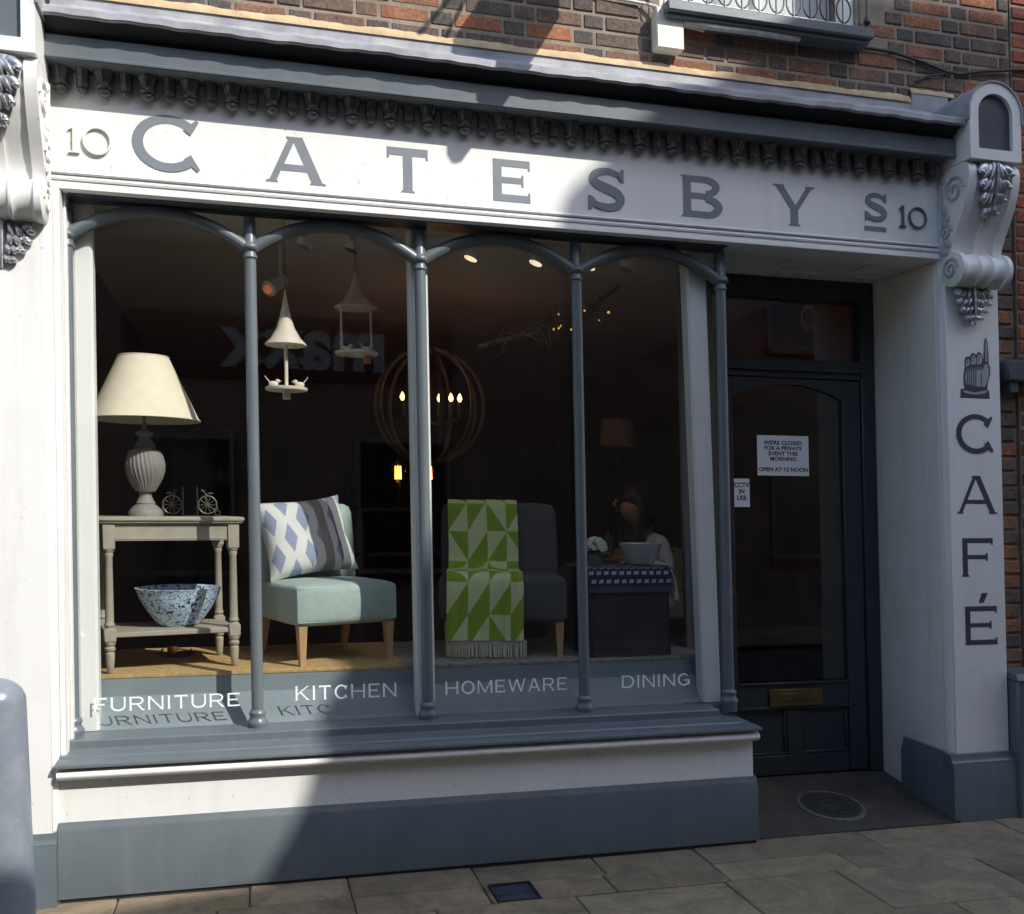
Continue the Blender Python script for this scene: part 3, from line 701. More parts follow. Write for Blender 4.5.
def console(x0, x1):
    xm = (x0+x1)/2; wdt = x1-x0
    cb = CM(); r = wdt/2+.004
    def arch(rr, zc, zb, n=20, dx=0):
        return [(xm-rr, zb)]+[(xm+rr*math.cos(PI-PI*k/n), zc+rr*math.sin(PI*k/n)) for k in range(n+1)]+[(xm+rr, zb)]
    zs = 3.882
    # block as ring front with recessed panel
    out = arch(wdt/2, zs, 3.615); inn = arch(wdt*.335, zs-.005, 3.675)
    nn = len(out); fr = [(a, -.47, b) for a, b in out]; fi = [(a, -.47, b) for a, b in inn]; bk = [(a, -.445, b) for a, b in inn]; bb = [(a, -.135, b) for a, b in out]
    vs = fr+fi+bk+bb; fs = []
    for k in range(nn):
        j = (k+1) % nn
        fs += [(k, j, nn+j, nn+k), (nn+k, nn+j, 2*nn+j, 2*nn+k), (k, j, 3*nn+j, 3*nn+k)]
    fs.append(tuple(3*nn+k for k in range(nn))); cb.add(vs, fs)
    cb_o = part('console_bracket', cb, WHITE)
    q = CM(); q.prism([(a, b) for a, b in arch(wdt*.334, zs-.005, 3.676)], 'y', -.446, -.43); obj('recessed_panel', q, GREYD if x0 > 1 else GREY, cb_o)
    q = CM()
    o1 = [(xm+(wdt/2+.012)*math.cos(PI-PI*k/20), zs+(wdt/2+.012)*math.sin(PI*k/20)) for k in range(21)]
    o2 = [(xm+(wdt/2+.002)*math.cos(PI*k/20), zs+(wdt/2+.002)*math.sin(PI*k/20)) for k in range(21)]
    ring = [(xm-wdt/2-.012, zs-.05)]+o1+[(xm+wdt/2+.012, zs-.05), (xm+wdt/2+.002, zs-.05)]+o2+[(xm-wdt/2-.002, zs-.05)]
    q.prism(ring, 'y', -.478, -.136); 
    if x0 > 1: q.box(x0-.13, x0+.12, -.146, -.136, 3.90, 4.105, .002)
    obj('lead_hood', q, LEAD, cb_o)
    if x0 > 1:
        q = CM(); q.grid(lambda u, v: (x0-.135+.30*u, -.134-.016*v, 4.108+.016*(1-2*v)+.004*math.sin(u*19)*(1-v)), 24, 5); obj('mortar_fillet', q, FILLET, cb_o)
    # s scroll
    S = [(-.415, 3.612), (-.445, 3.585), (-.455, 3.545), (-.450, 3.49), (-.43, 3.42), (-.395, 3.34), (-.355, 3.27), (-.322, 3.21), (-.30, 3.16), (-.292, 3.125)]
    rollc = (-.285, 3.03); rr = .093
    Rl = [(rollc[0]-rr*math.cos(a)*.92, rollc[1]+rr*math.sin(a)) for a in [math.radians(75-18*k) for k in range(14)]]
    prof = S+Rl+[(-.195, 2.94), (-.195, 3.612)]
    prof_i = [(y_+.018 if y_ < -.2 else y_, z_) for y_, z_ in prof]
    q = CM(); q.prism(prof_i, 'x', x0+.02, x1-.02); obj('scroll_channel', q, WHITE, cb_o)
    for a, b in ((x0, x0+.052), (x1-.052, x1), (xm-.016, xm+.016)):
        q = CM(); pp = prof if a in (x0, x1-.052) else [(y_+.006 if y_ < -.2 else y_, z_) for y_, z_ in prof]
        q.prism(pp, 'x', a, b); obj('scroll_band', q, WHITE, cb_o)
    q = CM(); pf = [(.090, 0), (.100, .006), (.100, .034), (.090, .040), (.084, .050), (.086, .10), (.090, .118), (.097, .124), (.097, .134), (.090, .140), (.086, .150), (.085, wdt/2), (.086, wdt-.150), (.090, wdt-.140), (.097, wdt-.134), (.097, wdt-.124), (.090, wdt-.118), (.086, wdt-.10), (.084, wdt-.050), (.090, wdt-.040), (.100, wdt-.034), (.100, wdt-.006), (.090, wdt)]
    q.lathe(pf, (0, 0, 0), 24, T=lambda v: (x0-.004+v[2]*1.02, rollc[0]-.008+v[0], rollc[1]+v[1])); obj('roll', q, WHITE, cb_o)
    # carved curls on both cheeks
    for sx__, nm in ((x0-.004, 'side_carving'), (x1+.004, 'side_carving')):
        q = CM()
        for cy, cz, r0, tn in ((-.33, 3.47, .085, 1.6), (-.255, 3.25, .05, 1.4), (rollc[0], rollc[1], .065, 1.7)):
            pts = [(sx__, cy-(r0*(1-k/46))*math.cos(2*PI*tn*k/40), cz+(r0*(1-k/46))*math.sin(2*PI*tn*k/40)) for k in range(41)]
            q.tube(pts, .010, 6)
        q.tube([(sx__, -.22, 3.58), (sx__, -.225, 3.4), (sx__, -.235, 3.2), (sx__, -.222, 3.12)], .010, 6)
        for zz in (3.56, 3.50, 3.38, 3.33, 3.18, 3.14): q.ell((sx__, -.25-.02*math.sin(zz*40), zz), (.010, .022, .026), 8, 6)
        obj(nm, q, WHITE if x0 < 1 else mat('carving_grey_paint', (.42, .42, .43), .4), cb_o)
    def sy(z_):
        pr_ = [(-.455, 3.60), (-.452, 3.53), (-.44, 3.46), (-.405, 3.36), (-.355, 3.27), (-.31, 3.18)]
        for (ya, za), (yb, zb) in zip(pr_, pr_[1:]):
            if z_ >= zb: f = (za-z_)/(za-zb); return ya+(yb-ya)*max(0, f)
        return -.31
    q = CM(); acanthus(q, xm, 3.600, 3.25, wdt*.62, lambda z_: sy(z_)+.012, .042, 4); obj('acanthus_leaf', q, SILVER, cb_o)
    q = CM(); acanthus(q, xm-.01, 2.945, 2.715, wdt*.70, lambda z_: -.223, .060, 3); obj('acanthus_leaf', q, SILVER, cb_o)
console(4.752, 5.090)
CO[:] = [.0, .0]; console(-.375, -.030)

# window: sill, riser, columns, arches
XR = 3.42
p = MB()
prof = [(.05, .592), (-.100, .586), (-.106, .580), (-.109, .548), (-.122, .541), (-.205, .537), (-.212, .529), (-.284, .525), (-.297, .517), (-.299, .508), (-.289, .501), (-.215, .499), (-.10, .45), (.05, .45)]
n = len(prof); vs = []
for (a, b) in prof: vs.append((-.024, a, b))
for (a, b) in prof: vs.append((XR+.022-(max(a, -.30)+.299)*.80 if a < .04 else XR-.25, a, b))
for (a, b) in prof: vs.append((XR+.022-(max(a, -.30)+.299)*.80 if a < .04 else XR-.25, .52, b))
p.add(vs, [tuple(range(n)), tuple(2*n+k for k in range(n))]+[(m_*n+k, m_*n+(k+1) % n, (m_+1)*n+(k+1) % n, (m_+1)*n+k) for m_ in (0, 1) for k in range(n)])
sill = part('window_sill', p, GREY, None, 30)
p = MB(); p.box(-.0215, XR, GY, .18, -.12, .4985); ris = part('stall_riser', p, WHITE)
p = MB(); p.box(3.25, XR, .1805, .52, -.12, .4495); obj('riser_return', p, WHITE, ris)
p = MB(); p.prism([(-.2, .436)]+[(-.222-.064*math.cos(a), .467+.029*math.sin(a)) for a in [-PI/2+PI*k/10 for k in range(11)]]+[(-.2, .497)], 'x', -.022, XR+.012)
obj('bead_moulding', p, WHITE, ris)
p = MB(); p.prism([(-.19, -.090), (-.246, -.090), (-.246, .193), (-.240, .203), (-.240, .214), (-.234, .222), (-.228, .240), (-.2245, .246), (-.19, .246)], 'x', -.027, XR+.014)
p.prism([(XR-.01, -.090), (XR+.014, -.090), (XR+.014, .193), (XR+.009, .214), (XR+.004, .240), (XR-.01, .246)], 'y', -.189, .52)
obj('plinth', p, GREY, ris)
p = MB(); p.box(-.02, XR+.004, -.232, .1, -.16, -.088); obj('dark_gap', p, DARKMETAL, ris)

def column(x):
    q = MB(); q.lathe([(.029, 0), (.029, 2.36)], (x, 0, .60), 20); cl = part('column', q, GREY)
    q = MB(); q.lathe([(.044, 0), (.044, .035), (.050, .05), (.050, .062), (.040, .074), (.037, .088), (.042, .098), (.042, .106), (.030, .12)], (x, 0, .555), 20); obj('column_base', q, GREY, cl)
    q = MB(); q.lathe([(.030, 0), (.036, .006), (.036, .016), (.031, .024), (.031, .038), (.040, .044), (.046, .054), (.046, .062), (.038, .074), (.031, .086), (.028, .20), (.028, .205)], (x, 0, 2.90), 20); obj('capital', q, GREY, cl)
    q = MB(); q.box(x-.026, x+.026, -.005, .03, 2.99, 3.131, .004); obj('column_head', q, GREY, cl)
for i in range(5): column(.85*i if i else .006)
def archm(xa, xb):
    q = MB(); xm = (xa+xb)/2; half = (xb-xa)/2; z0 = 2.955; rise = .140; n = 36; pts = []
    for k in range(n+1):
        t = -1+2*k/n; pts.append((xm+half*t, 0, z0+rise*(1-abs(t)**2.1)))
    lo = [(a, b-.020) for a, _, b in pts]; hi = [(a, b+.026) for a, _, b in pts]
    vs = []; fs = []
    prof = [(-.030, -.014), (-.034, .0), (-.030, .018), (-.016, .030), (.018, .030), (.018, -.026), (-.016, -.026)]
    for i_, (a, _, b) in enumerate(pts):
        d = Vector(pts[min(i_+1, n)])-Vector(pts[max(i_-1, 0)]); d.normalize(); nx, nz = -d.z, d.x
        for (dy, h) in prof: vs.append((a+nx*h, dy, b+nz*h))
    m_ = len(prof)
    for i_ in range(n):
        for k in range(m_): fs.append((i_*m_+k, i_*m_+(k+1) % m_, (i_+1)*m_+(k+1) % m_, (i_+1)*m_+k))
    fs += [tuple(range(m_)), tuple(n*m_+k for k in range(m_))]
    q.add(vs, fs); part('window_arch', q, GREY)
for i in range(4): archm(.85*i+(.01 if i == 0 else .018), .85*(i+1)-.018)
words = [('FURNITURE', .094, .764, .688, .753), ('KITCHEN', 1.036, 1.542, .703, .773), ('HOMEWARE', 1.80, 2.462, .701, .768), ('DINING', 2.778, 3.178, .697, .764)]
for i in range(4):
    q = MB(); q.box(.85*i+.002, .85*(i+1)-.002, .034, .040, .57, 3.132); pn = part('window_pane', q, GLASS)
    wd, x0, x1, z0, z1 = words[i]
    q = put_word(MB(), wd, x0, x1, z0, z1, .0338, .135); obj('window_lettering', q, GLASSL, pn)
# side return of the window into the doorway
q = MB()
TR = lambda v: (3.405+v[0], v[1], v[2])
q.box(3.402, 3.408, .05, .49, .57, 3.132); part('return_pane', q, GLASS)
q = MB(); q.box(3.385, 3.45, .521, .56, -.05, 3.132, .004); part('return_post', q, GREY)
# white timber posts behind the glass
WPOST = mat('white_window_post', (.88, .88, .85), .45, .03, 4)
for xa, xb, xa2, xb2 in ((.022, .112, .022, .112), (1.652, 1.752, 1.652, 1.752), (3.222, 3.345, 3.275, 3.385)):
    q = MB(); vs = []; n = 10
    for z_, a, b in ((.592, xa2, xb2), (3.130, xa, xb)):
        vs += [(a, .075, z_), (a+.012, .062, z_), (b-.012, .062, z_), (b, .075, z_), (b, .15, z_), (a, .15, z_)]
    q.add(vs, [(0, 1, 2, 3, 4, 5), (6, 7, 8, 9, 10, 11)]+[(k, (k+1) % 6, 6+(k+1) % 6, 6+k) for k in range(6)])
    part('window_post', q, WPOST)
q = MB(); q.box(3.36, 3.385, .16, .22, .6, 3.13); part('window_post', q, mat('cream_post', (.5, .46, .33), .5))
# doorway ceiling
q = MB(); q.box(0.03, 3.40, -.10, .058, 3.127, 3.1325); part('window_head', q, GREYD)
q = MB(); q.box(3.40, 4.726, .0605, .56, 3.135, 3.15); q.box(3.41, 4.72, .30, .33, 3.119, 3.1348, .004); q.box(3.9, 3.93, .062, .298, 3.12, 3.1348, .004); q.box(4.4, 4.43, .062, .298, 3.12, 3.1348, .004)
part('doorway_ceiling', q, WHITE2)

# door
dy = .5
DOORP = mat('dark_door_paint', (.034, .039, .045), .36, .08, 6, .05, 30)
q = MB()
q.box(4.625, 4.726, dy, dy+.09, .015, 3.134, .006); q.box(3.452, 3.60, dy, dy+.09, .015, 3.10, .006); q.box(3.60, 4.625, dy+.002, dy+.09, 3.0, 3.134, .006); q.box(3.60, 4.625, dy+.003, dy+.09, 2.505, 2.62, .006); q.box(3.60, 4.625, dy-.02, dy+.0, 2.545, 2.575, .004)
dfr = part('door_frame', q, DOORP)
q = MB(); q.box(3.60, 4.625, dy+.05, dy+.056, 2.62, 3.0); obj('transom_pane', q, GLASS, dfr)
q = MB(); Y0, Y1 = dy+.015, dy+.065
q.box(3.605, 3.725, Y0, Y1, .025, 2.50, .004); q.box(4.49, 4.62, Y0, Y1, .025, 2.50, .004)
q.box(3.725, 4.49, Y0+.001, Y1, .025, .145, .003); q.box(3.725, 4.49, Y0+.001, Y1, .43, .595, .003); q.box(4.055, 4.165, Y0+.002, Y1, .145, .43, .003)
n = 20; top = [(3.725, 2.50)]; top += [(3.725+.765*k/n, 2.375+.09*math.sin(PI*k/n)**.8) for k in range(n+1)]; top += [(4.49, 2.50)]
q.prism(top, 'y', Y0+.001, Y1)
q.box(3.72, 4.50, Y0-.012, Y0+.0005, .432, .452, .004); q.box(3.72, 4.50, Y0-.014, Y0+.0004, .585, .603, .004)
dr = part('door', q, DOORP)
for a, b in ((3.725, 4.055), (4.165, 4.49)):
    q = MB(); q.box(a, b, Y0+.022, Y1-.01, .145, .43); q.box(a+.002, b-.002, Y0+.008, Y0+.0215, .147, .165, .004); q.box(a+.002, a+.02, Y0+.008, Y0+.0215, .166, .428, .004); q.box(b-.02, b-.002, Y0+.008, Y0+.0215, .166, .428, .004); obj('panel', q, DOORP, dr)
q = MB(); q.box(3.725, 4.49, dy+.036, dy+.042, .595, 2.47); obj('door_pane', q, GLASS, dr)
q = MB(); q.box(3.925, 4.290, Y0-.022, Y0-.0125, .452, .560, .003); q.box(3.975, 4.24, Y0-.028, Y0-.0222, .485, .535, .003); obj('letter_plate', q, BRASS, dr)
q = MB(); q.tube([(3.67, Y0, 1.29), (3.67, Y0-.05, 1.28), (3.67, Y0-.05, 1.15), (3.67, Y0, 1.14)], .010, 8); obj('handle', q, BRASS, dr)

def text_mesh(lines, size, x, z, yf, lead=1.25, aspect=1.0):
    """small printed lines, centred on x, first baseline z"""
    m_ = MB()
    for i, tx in enumerate(lines):
        if not tx: continue
        cu = bpy.data.curves.new('t', 'FONT'); cu.body = tx; cu.size = size; cu.align_x = 'CENTER'; cu.resolution_u = 3; cu.offset = size*.035
        o = bpy.data.objects.new('t', cu); col.objects.link(o); bpy.context.view_layer.update()
        me = bpy.data.meshes.new_from_object(o)
        m_.add([(x+v.co.x*aspect, yf, z-i*size*lead+v.co.y) for v in me.vertices], [tuple(f.vertices) for f in me.polygons])
        bpy.data.objects.remove(o); bpy.data.curves.remove(cu); bpy.data.meshes.remove(me)
    return m_
def notice(x0, x1, z0, z1, lines, size, ztop, label, asp):
    yf = dy+.034
    tt = thing('paper_notice', ((x0+x1)/2, yf, z0), label, 'notice')
    q = MB(); q.box(x0, x1, yf-.0012, yf, z0, z1); obj('sheet', q, PAPER, tt)
    obj('print', text_mesh(lines, size, (x0+x1)/2, ztop, yf-.0016, 1.0, asp), INK, tt)
notice(3.896, 4.255, 1.890, 2.142, ["WE'RE CLOSED", "FOR A PRIVATE", "EVENT THIS", "MORNING", "", "OPEN AT 12 NOON"], .0335, 2.085, 'wide white paper notice about a private event taped inside the door glass', 1.15)
notice(3.728, 3.838, 1.692, 1.868, ["CCTV", "IN", "USE"], .040, 1.815, 'small upright white cctv notice taped inside the door glass near the column', 1.0)

# upper window
UW = MB()
UW.box(3.03, 4.29, -.20, .10, 4.345, 4.405, .008); UW.box(3.04, 4.28, -.17, .08, 4.325, 4.346, .006)
uw = part('upper_window', UW, GREY)
q = MB(); q.box(3.05, 3.11, -.03, .06, 4.405, 5.9); q.box(4.21, 4.27, -.03, .06, 4.405, 5.9); q.box(3.11, 4.21, -.029, .06, 4.405, 4.50); q.box(3.64, 3.68, -.028, .05, 4.5, 5.9); q.box(3.11, 4.21, -.027, .05, 5.15, 5.2); obj('sash_frame', q, WHITE, uw)
q = MB(); q.box(3.11, 4.21, .01, .016, 4.5, 5.9); obj('window_pane', q, GLASS, uw)
q = MB(); q.box(3.05, 4.27, .3, .34, 4.36, 5.9); q.box(3.06, 4.26, .20, .21, 4.40, 5.2); obj('net_curtain', q, PAPER, uw)
q = MB()
for k in range(12): q.tube([(3.07+k*.105, -.15, 4.40), (3.07+k*.105, -.15, 4.82)], .0035, 6)
q.tube([(3.04, -.15, 4.82), (4.28, -.15, 4.82)], .008, 6)
for k in range(11):
    x_ = 3.12+k*.105; q.tube([(x_-.05+.05*math.sin(a)*.9, -.158, 4.52-.10*math.cos(a*.5)*1.0 if False else 4.50+.07*math.cos(a)) for a in [PI*(-.95)+i_*PI*1.9/16 for i_ in range(17)]], .005, 6)
obj('iron_guard', q, DARKMETAL, uw)
q = MB(); q.lathe([(.010, 0), (.016, .01), (.010, .03), (.022, .05), (.016, .075), (.006, .09), (.006, .3)], (4.275, -.15, 4.405), 12); obj('finial', q, DARKMETAL, uw)
q = MB(); q.tube([(3.15, -.13, 4.318), (3.3, -.14, 4.312), (3.6, -.14, 4.315), (3.85, -.13, 4.318)], .018, 8); obj('rolled_cable', q, mat('pale_cable_cover', (.5, .49, .46), .7, .2, 30), uw)

# junction box with its cable
t = thing('junction_box', (3.07, -.08, 4.16), 'cream plastic electrical box fixed to the brick wall below the upstairs window', 'electrical box')
q = MB(); q.box(2.990, 3.150, -.135, -.053, 4.165, 4.385, .008); q.box(2.994, 3.146, -.1375, -.1352, 4.169, 4.381, .001); obj('case', q, PLASTIC, t)
for a_, b_ in ((2.987, 4.20), (3.147, 4.20), (2.987, 4.34)):
    q = MB(); q.box(a_, a_+.006, -.12, -.08, b_, b_+.015); obj('clip', q, PLASTIC, t)
q = MB(); q.tube([(1.2, -.063, 4.50), (1.9, -.063, 4.47), (2.45, -.063, 4.455), (2.80, -.064, 4.435), (2.96, -.07, 4.425), (3.01, -.085, 4.41), (3.03, -.10, 4.385)], .009, 8)
q.tube([(3.03, -.10, 4.385), (3.05, -.11, 4.43), (3.08, -.10, 4.425), (3.12, -.09, 4.35), (3.18, -.075, 4.33), (3.3, -.07, 4.32)], .008, 8)
tag(obj('wall_cable', q, PLASTIC, None, (2.4, -.06, 4.45)), 'cream cable running along the sunlit bricks into the electrical box', 'cable')
q = MB()
q.tube([(4.27, -.062, 4.36), (4.5, -.064, 4.355), (4.7, -.066, 4.32), (4.86, -.068, 4.28), (4.95, -.068, 4.275), (5.1, -.068, 4.31), (5.35, -.075, 4.345), (6.2, -.075, 4.42)], .010, 8)
q.tube([(4.66, -.062, 4.20), (4.72, -.064, 4.235), (4.86, -.066, 4.27)], .007, 8)
tag(obj('wall_cable', q, DARKMETAL, None, (4.9, -.06, 4.3)), 'black cable sagging across the shaded bricks above the right hand console', 'cable')

# hanging sign on a bracket just above (throws the slanting shadow on the brickwork)
t = thing('hanging_sign', (2.7, -.05, 5.0), 'shaped hanging sign board projecting from the wall on an iron bracket', 'sign')
q = MB(); q.prism([(-.355, 4.62), (-.50, 4.58), (-1.04, 4.512), (-1.13, 4.505), (-1.165, 4.53), (-1.195, 4.60), (-1.195, 4.70), (-1.07, 5.155), (-.87, 5.19), (-.355, 5.20)], 'x', 2.688, 2.712); obj('board', q, GREY, t)
q = MB(); q.tube([(2.7, -.05, 5.42), (2.7, -1.0, 5.40), (2.7, -1.3, 5.41)], .014, 8); q.tube([(2.7, -.05, 5.1), (2.7, -.35, 5.40)], .010, 8); q.tube([(2.7, -1.12, 5.225), (2.7, -.96, 5.31), (2.7, -.9, 5.40)], .011, 6); q.tube([(2.7, -.45, 5.2), (2.7, -.45, 5.40)], .006, 6); q.box(2.67, 2.73, -.06, -.045, 4.98, 5.5); obj('bracket', q, DARKMETAL, t)

# ---------------------------------------------------------------- neighbouring building on the right
N = thing('neighbouring_building', (8, .5, -.1), 'red brick building next door at the right edge beyond the cafe pilaster', 'building')
q = MB(); bricks(q, 5.335, 6.6, -.12, 5.4, -.06, tone=lambda r, st: r.uniform(.1, .95), seed=31); obj('brick_wall', q, BRICKR, N, None, 30)
q = MB(); q.box(5.336, 11, -.053, .35, -.2, 7.5); q.box(5.336, 11, .35, 7, 7.3, 7.5); obj('mortar_backing', q, MORTAR, N)
q = MB(); q.box(5.130, 5.9, -.215, -.02, -.16, .69, .01); q.prism([(-.225, .6905), (-.205, .725), (-.02, .74), (-.02, .6905)], 'x', 5.128, 5.9); obj('painted_plinth', q, GREY, N)
q = MB(); q.box(5.165, 6.4, -.16, -.05, 2.445, 2.575, .012); q.box(5.20, 5.26, -.135, -.04, 2.38, 2.445, .004); obj('iron_strap', q, mat('blue_black_iron', (.05, .06, .08), .5, .2, 12), N)
q = MB(); bricks(q, 6.6, 11, -.12, 7.4, -.06, tone=lambda r, st: r.uniform(.1, .95), seed=33, st=.5, hd=.25, cw=.177); obj('brick_wall', q, BRICKR, N, None, 30)
# building on the left, out of frame
NL = thing('white_neighbour', (-3, .5, -.1), 'plain pale rendered building adjoining on the left', 'building')
q = MB(); q.box(-8, -.755, -.05, .35, -.2, 7.0); q.box(-8, -.755, .35, 7, 6.8, 7); obj('rendered_wall', q, WHITE2, NL)
dgm = mat('dark_glass', (.02, .02, .025), .1)
for x_ in (-2.2, -4.2, -6.2): q = MB(); q.box(x_, x_+.9, -.06, -.0505, 4.6, 6.0); obj('window_pane', q, dgm, NL)

# ---------------------------------------------------------------- bollard
t = thing('bollard', (-.142, -.8, -.11), 'grey painted rounded bollard with chipped paint in front of the left pilaster', 'bollard')
q = MB()
prof = [(.150, 0), (.150, .03), (.133, .045)]
for k in range(12): prof.append((.133-.028*k/11, .05+.965*k/11))
for k in range(1, 11): a = PI/2*k/10; prof.append((.105*math.cos(a)+.0005, 1.015+.095*math.sin(a)))
q.lathe(prof, (-.142, -.8, -.115), 40); obj('post', q, BOLLARD, t)
q = MB(); q.lathe([(.16, 0), (.16, .012), (.155, .02)], (-.142, -.8, -.117), 40); obj('base_ring', q, BOLLARD, t)

# ---------------------------------------------------------------- across the street: low terrace and tall corner house (they shade the right of the front)
def opp(name, label, prof, y0, depth, wins, m_wall, base):
    tt = thing(name, base, label, 'building')
    q = MB(); n = len(prof)
    vs = [(a, y0, b) for a, b in prof]+[(a+depth*.85, y0-depth, b) for a, b in prof]
    q.add(vs, [tuple(range(n)), tuple(range(2*n-1, n-1, -1))]+[(i, (i+1) % n, n+(i+1) % n, n+i) for i in range(n)])
    obj('wall', q, m_wall, tt)
    for (a, z_, w_, h_) in wins:
        q = MB(); q.box(a-.06, a+w_+.06, y0+.001, y0+.05, z_-.06, z_+h_+.06); fr_ = obj('window_frame', q, OPPF, tt)
        q = MB(); q.box(a, a+w_, y0+.051, y0+.055, z_, z_+h_); q.box(a-.1, a+w_+.1, y0+.051, y0+.14, z_-.14, z_-.061); obj('window_pane', q, DARKGL, tt)
    return tt
DARKGL = mat('dark_glass_pane', (.02, .022, .025), .08, .1, 3)
OPPM = mat('dark_brickwork', (.17, .12, .095), .9, .3, 2, .4, 40)
OPPF = mat('dull_window_frame', (.17, .155, .14), .6, .2, 6)
sil = [(.64, -.36), (.76, -.18), (.86, .01), (.95, .28), (1.20, .66), (1.62, 1.28), (1.98, 2.12), (2.27, 2.92), (2.36, 3.20), (2.60, 3.42), (3.45, 4.10), (3.70, 4.28), (4.2, 4.66), (5.7, 4.66)]
OY = -7.6
SP = lambda a, b: (a-.8*OY, b-1.05*OY)
opp('corner_house', 'tall dark brick house across the street with a steep gable', [(SP(.64, 0)[0], -.3)]+[SP(a, b) for a, b in sil]+[(14, 9.6), (22, 9.6), (22, -.3)], OY, 5,
    [(8.6+3*i, z_, 1.1, 1.7) for i in range(4) for z_ in (1.0, 4.2)], OPPM, (12, OY, -.1))
opp('terrace_house', 'lower dark brick terrace across the street', [(-16, -.3), (-16, 7.2), (4.6, 7.2), SP(-.80, -.66), SP(.63, -.36), (SP(.63, 0)[0], -.3)], OY, 5,
    [(-14+2.7*i, z_, 1.1, 1.6) for i in range(7) for z_ in (.9, 5.0)], OPPM, (0, OY, -.1))
tt = thing('stone_parapet', (-4, OY, 6.9), 'pale stone band running along the low terrace across the street', 'cornice')
q = MB(); q.box(-16, 4.6, OY+.002, OY+.16, 6.85, 7.05, .01); obj('coping', q, WHITE2, tt)
tt = thing('shop_sign', (1.4, OY+.05, 3.5), 'dark red shop sign with pale lower case letters mirrored faintly in the window glass', 'sign')
q = MB(); q.box(-.6, 3.4, OY+.001, OY+.05, 3.25, 4.05); obj('board', q, mat('dark_red_sign', (.055, .014, .014), .6), tt)
cu = bpy.data.curves.new('t', 'FONT'); cu.body = 'maxx'; cu.size = .95; cu.offset = .03; cu.resolution_u = 3
o = bpy.data.objects.new('t', cu); col.objects.link(o); bpy.context.view_layer.update(); me = bpy.data.meshes.new_from_object(o)
q = MB(); q.add([(2.55-v.co.x*.95, OY+.055, 3.42+v.co.y) for v in me.vertices], [tuple(f.vertices) for f in me.polygons]); obj('lettering', q, mat('dull_sign_white', (.31, .31, .31), .7), tt)
bpy.data.objects.remove(o); bpy.data.curves.remove(cu); bpy.data.meshes.remove(me)

# ---------------------------------------------------------------- shop interior shell
q = MB(); q.box(-.35, 3.44, .19, 7.2, -.2, .02); q.box(3.44, 4.98, .56, 7.2, -.2, .02); struct(obj('shop_floor', q, FLOORW, None, (2, 3, 0)))
q = MB(); q.box(-.35, 4.98, .301, 7.2, 3.26, 3.40); q.box(-.02, 3.38, .08, .30, 3.19, 3.26); struct(obj('shop_ceiling', q, CEIL, None, (2, 3, 3.3)))
q = MB(); q.box(-.34, -.15, .31, 7.2, .021, 3.259); struct(obj('left_shop_wall', q, BROWNW, None, (-.2, 3, 0)))
q = MB(); q.box(4.76, 4.95, .60, 7.2, 2.55, 3.259); q.cm = 1; q.box(4.765, 4.95, .60, 7.2, .021, 2.549); struct(obj('right_shop_wall', q, [REDW, BROWNW], None, (4.8, 3, 0)))
q = MB(); q.box(-.15, 4.76, 6.2, 6.4, 2.5, 3.259); q.cm = 1; q.box(-.15, 4.76, 6.205, 6.4, .021, 2.499)
for k in range(24): q.box(-.1+k*.2, .06+k*.2, 6.18, 6.2045, .03, 2.49, .004)
struct(obj('back_shop_wall', q, [REDW, BROWNW], None, (2, 6.2, 0)))
# display platform
q = MB(); q.box(.0, 3.385, .205, 1.15, .02, .815); q.prism([(.042, .584), (.100, .587), (.190, .722), (.204, .728), (.204, .815), (.30, .815), (.30, .5), (.042, .5)], 'x', .0, 3.385)
plt = part('display_platform', q, mat('platform_paint', (.24, .28, .30), .5, .05, 6))
q = MB(); q.box(.0, 1.62, .20, 1.15, .8155, .835, .003); obj('sisal_mat', q, SISAL, plt)
q = MB(); q.box(1.62, 3.385, .20, 1.15, .8155, .834, .003); obj('grey_rug', q, RUG, plt)

# ---------------------------------------------------------------- display: console table
TA = math.radians(12)
t = thing('console_table', (.42, .46, .835), 'taupe painted two tier console table with turned legs carrying the lamp and bookends', 'table')
TT = rotT(.142, .245, TA, .835)
LW, LD, TZ = .61, .42, .785
q = MB(); q.box(-.055, LW+.055, -.05, LD+.05, TZ-.026, TZ, .008, T=TT); q.box(-.045, LW+.045, -.04, LD+.04, TZ-.034, TZ-.0265, .003, T=TT); obj('tabletop', q, TABLEP, t)
q = MB(); z1 = TZ-.035; z0 = z1-.088
for (a, b, c_, d) in ((.028, LW-.028, -.018, .0), (.028, LW-.028, LD, LD+.018), (-.018, 0, .028, LD-.028), (LW, LW+.018, .028, LD-.028)): q.box(a, b, c_, d, z0, z1, .002, T=TT); q.box(a, b, c_-.003, d+.003, z0+.008, z0+.016, .001, T=TT)
obj('apron', q, TABLEP, t)
legp = [(.012, 0), (.016, .004), (.022, .06), (.024, .10), (.018, .108), (.026, .116), (.027, .128), (.020, .136), (.029, .15), (.029, .16)]
legq = [(.029, 0), (.02, .008), (.027, .02), (.022, .032), (.021, .045), (.018, .36), (.023, .372), (.02, .382), (.028, .392), (.029, .40)]
for a in (0, LW):
    for b in (0, LD):
        q = MB(); q.lathe(legp, (a, b, 0), 16, T=TT, rfun=lambda an, z_, j: 1-(.06*(math.cos(8*an) > 0) if .004 < z_ < .1 else 0)); q.box(a-.029, a+.029, b-.029, b+.029, .160, .222, .004, T=TT); q.lathe(legq, (a, b, .222), 16, T=TT); q.box(a-.029, a+.029, b-.029, b+.029, .622, z1, .003, T=TT)
        obj('leg', q, TABLEP, t)
q = MB(); q.box(-.02, LW+.02, -.015, LD+.015, .178, .205, .005, T=TT); obj('shelf', q, TABLEP, t)
ZT = .835+TZ
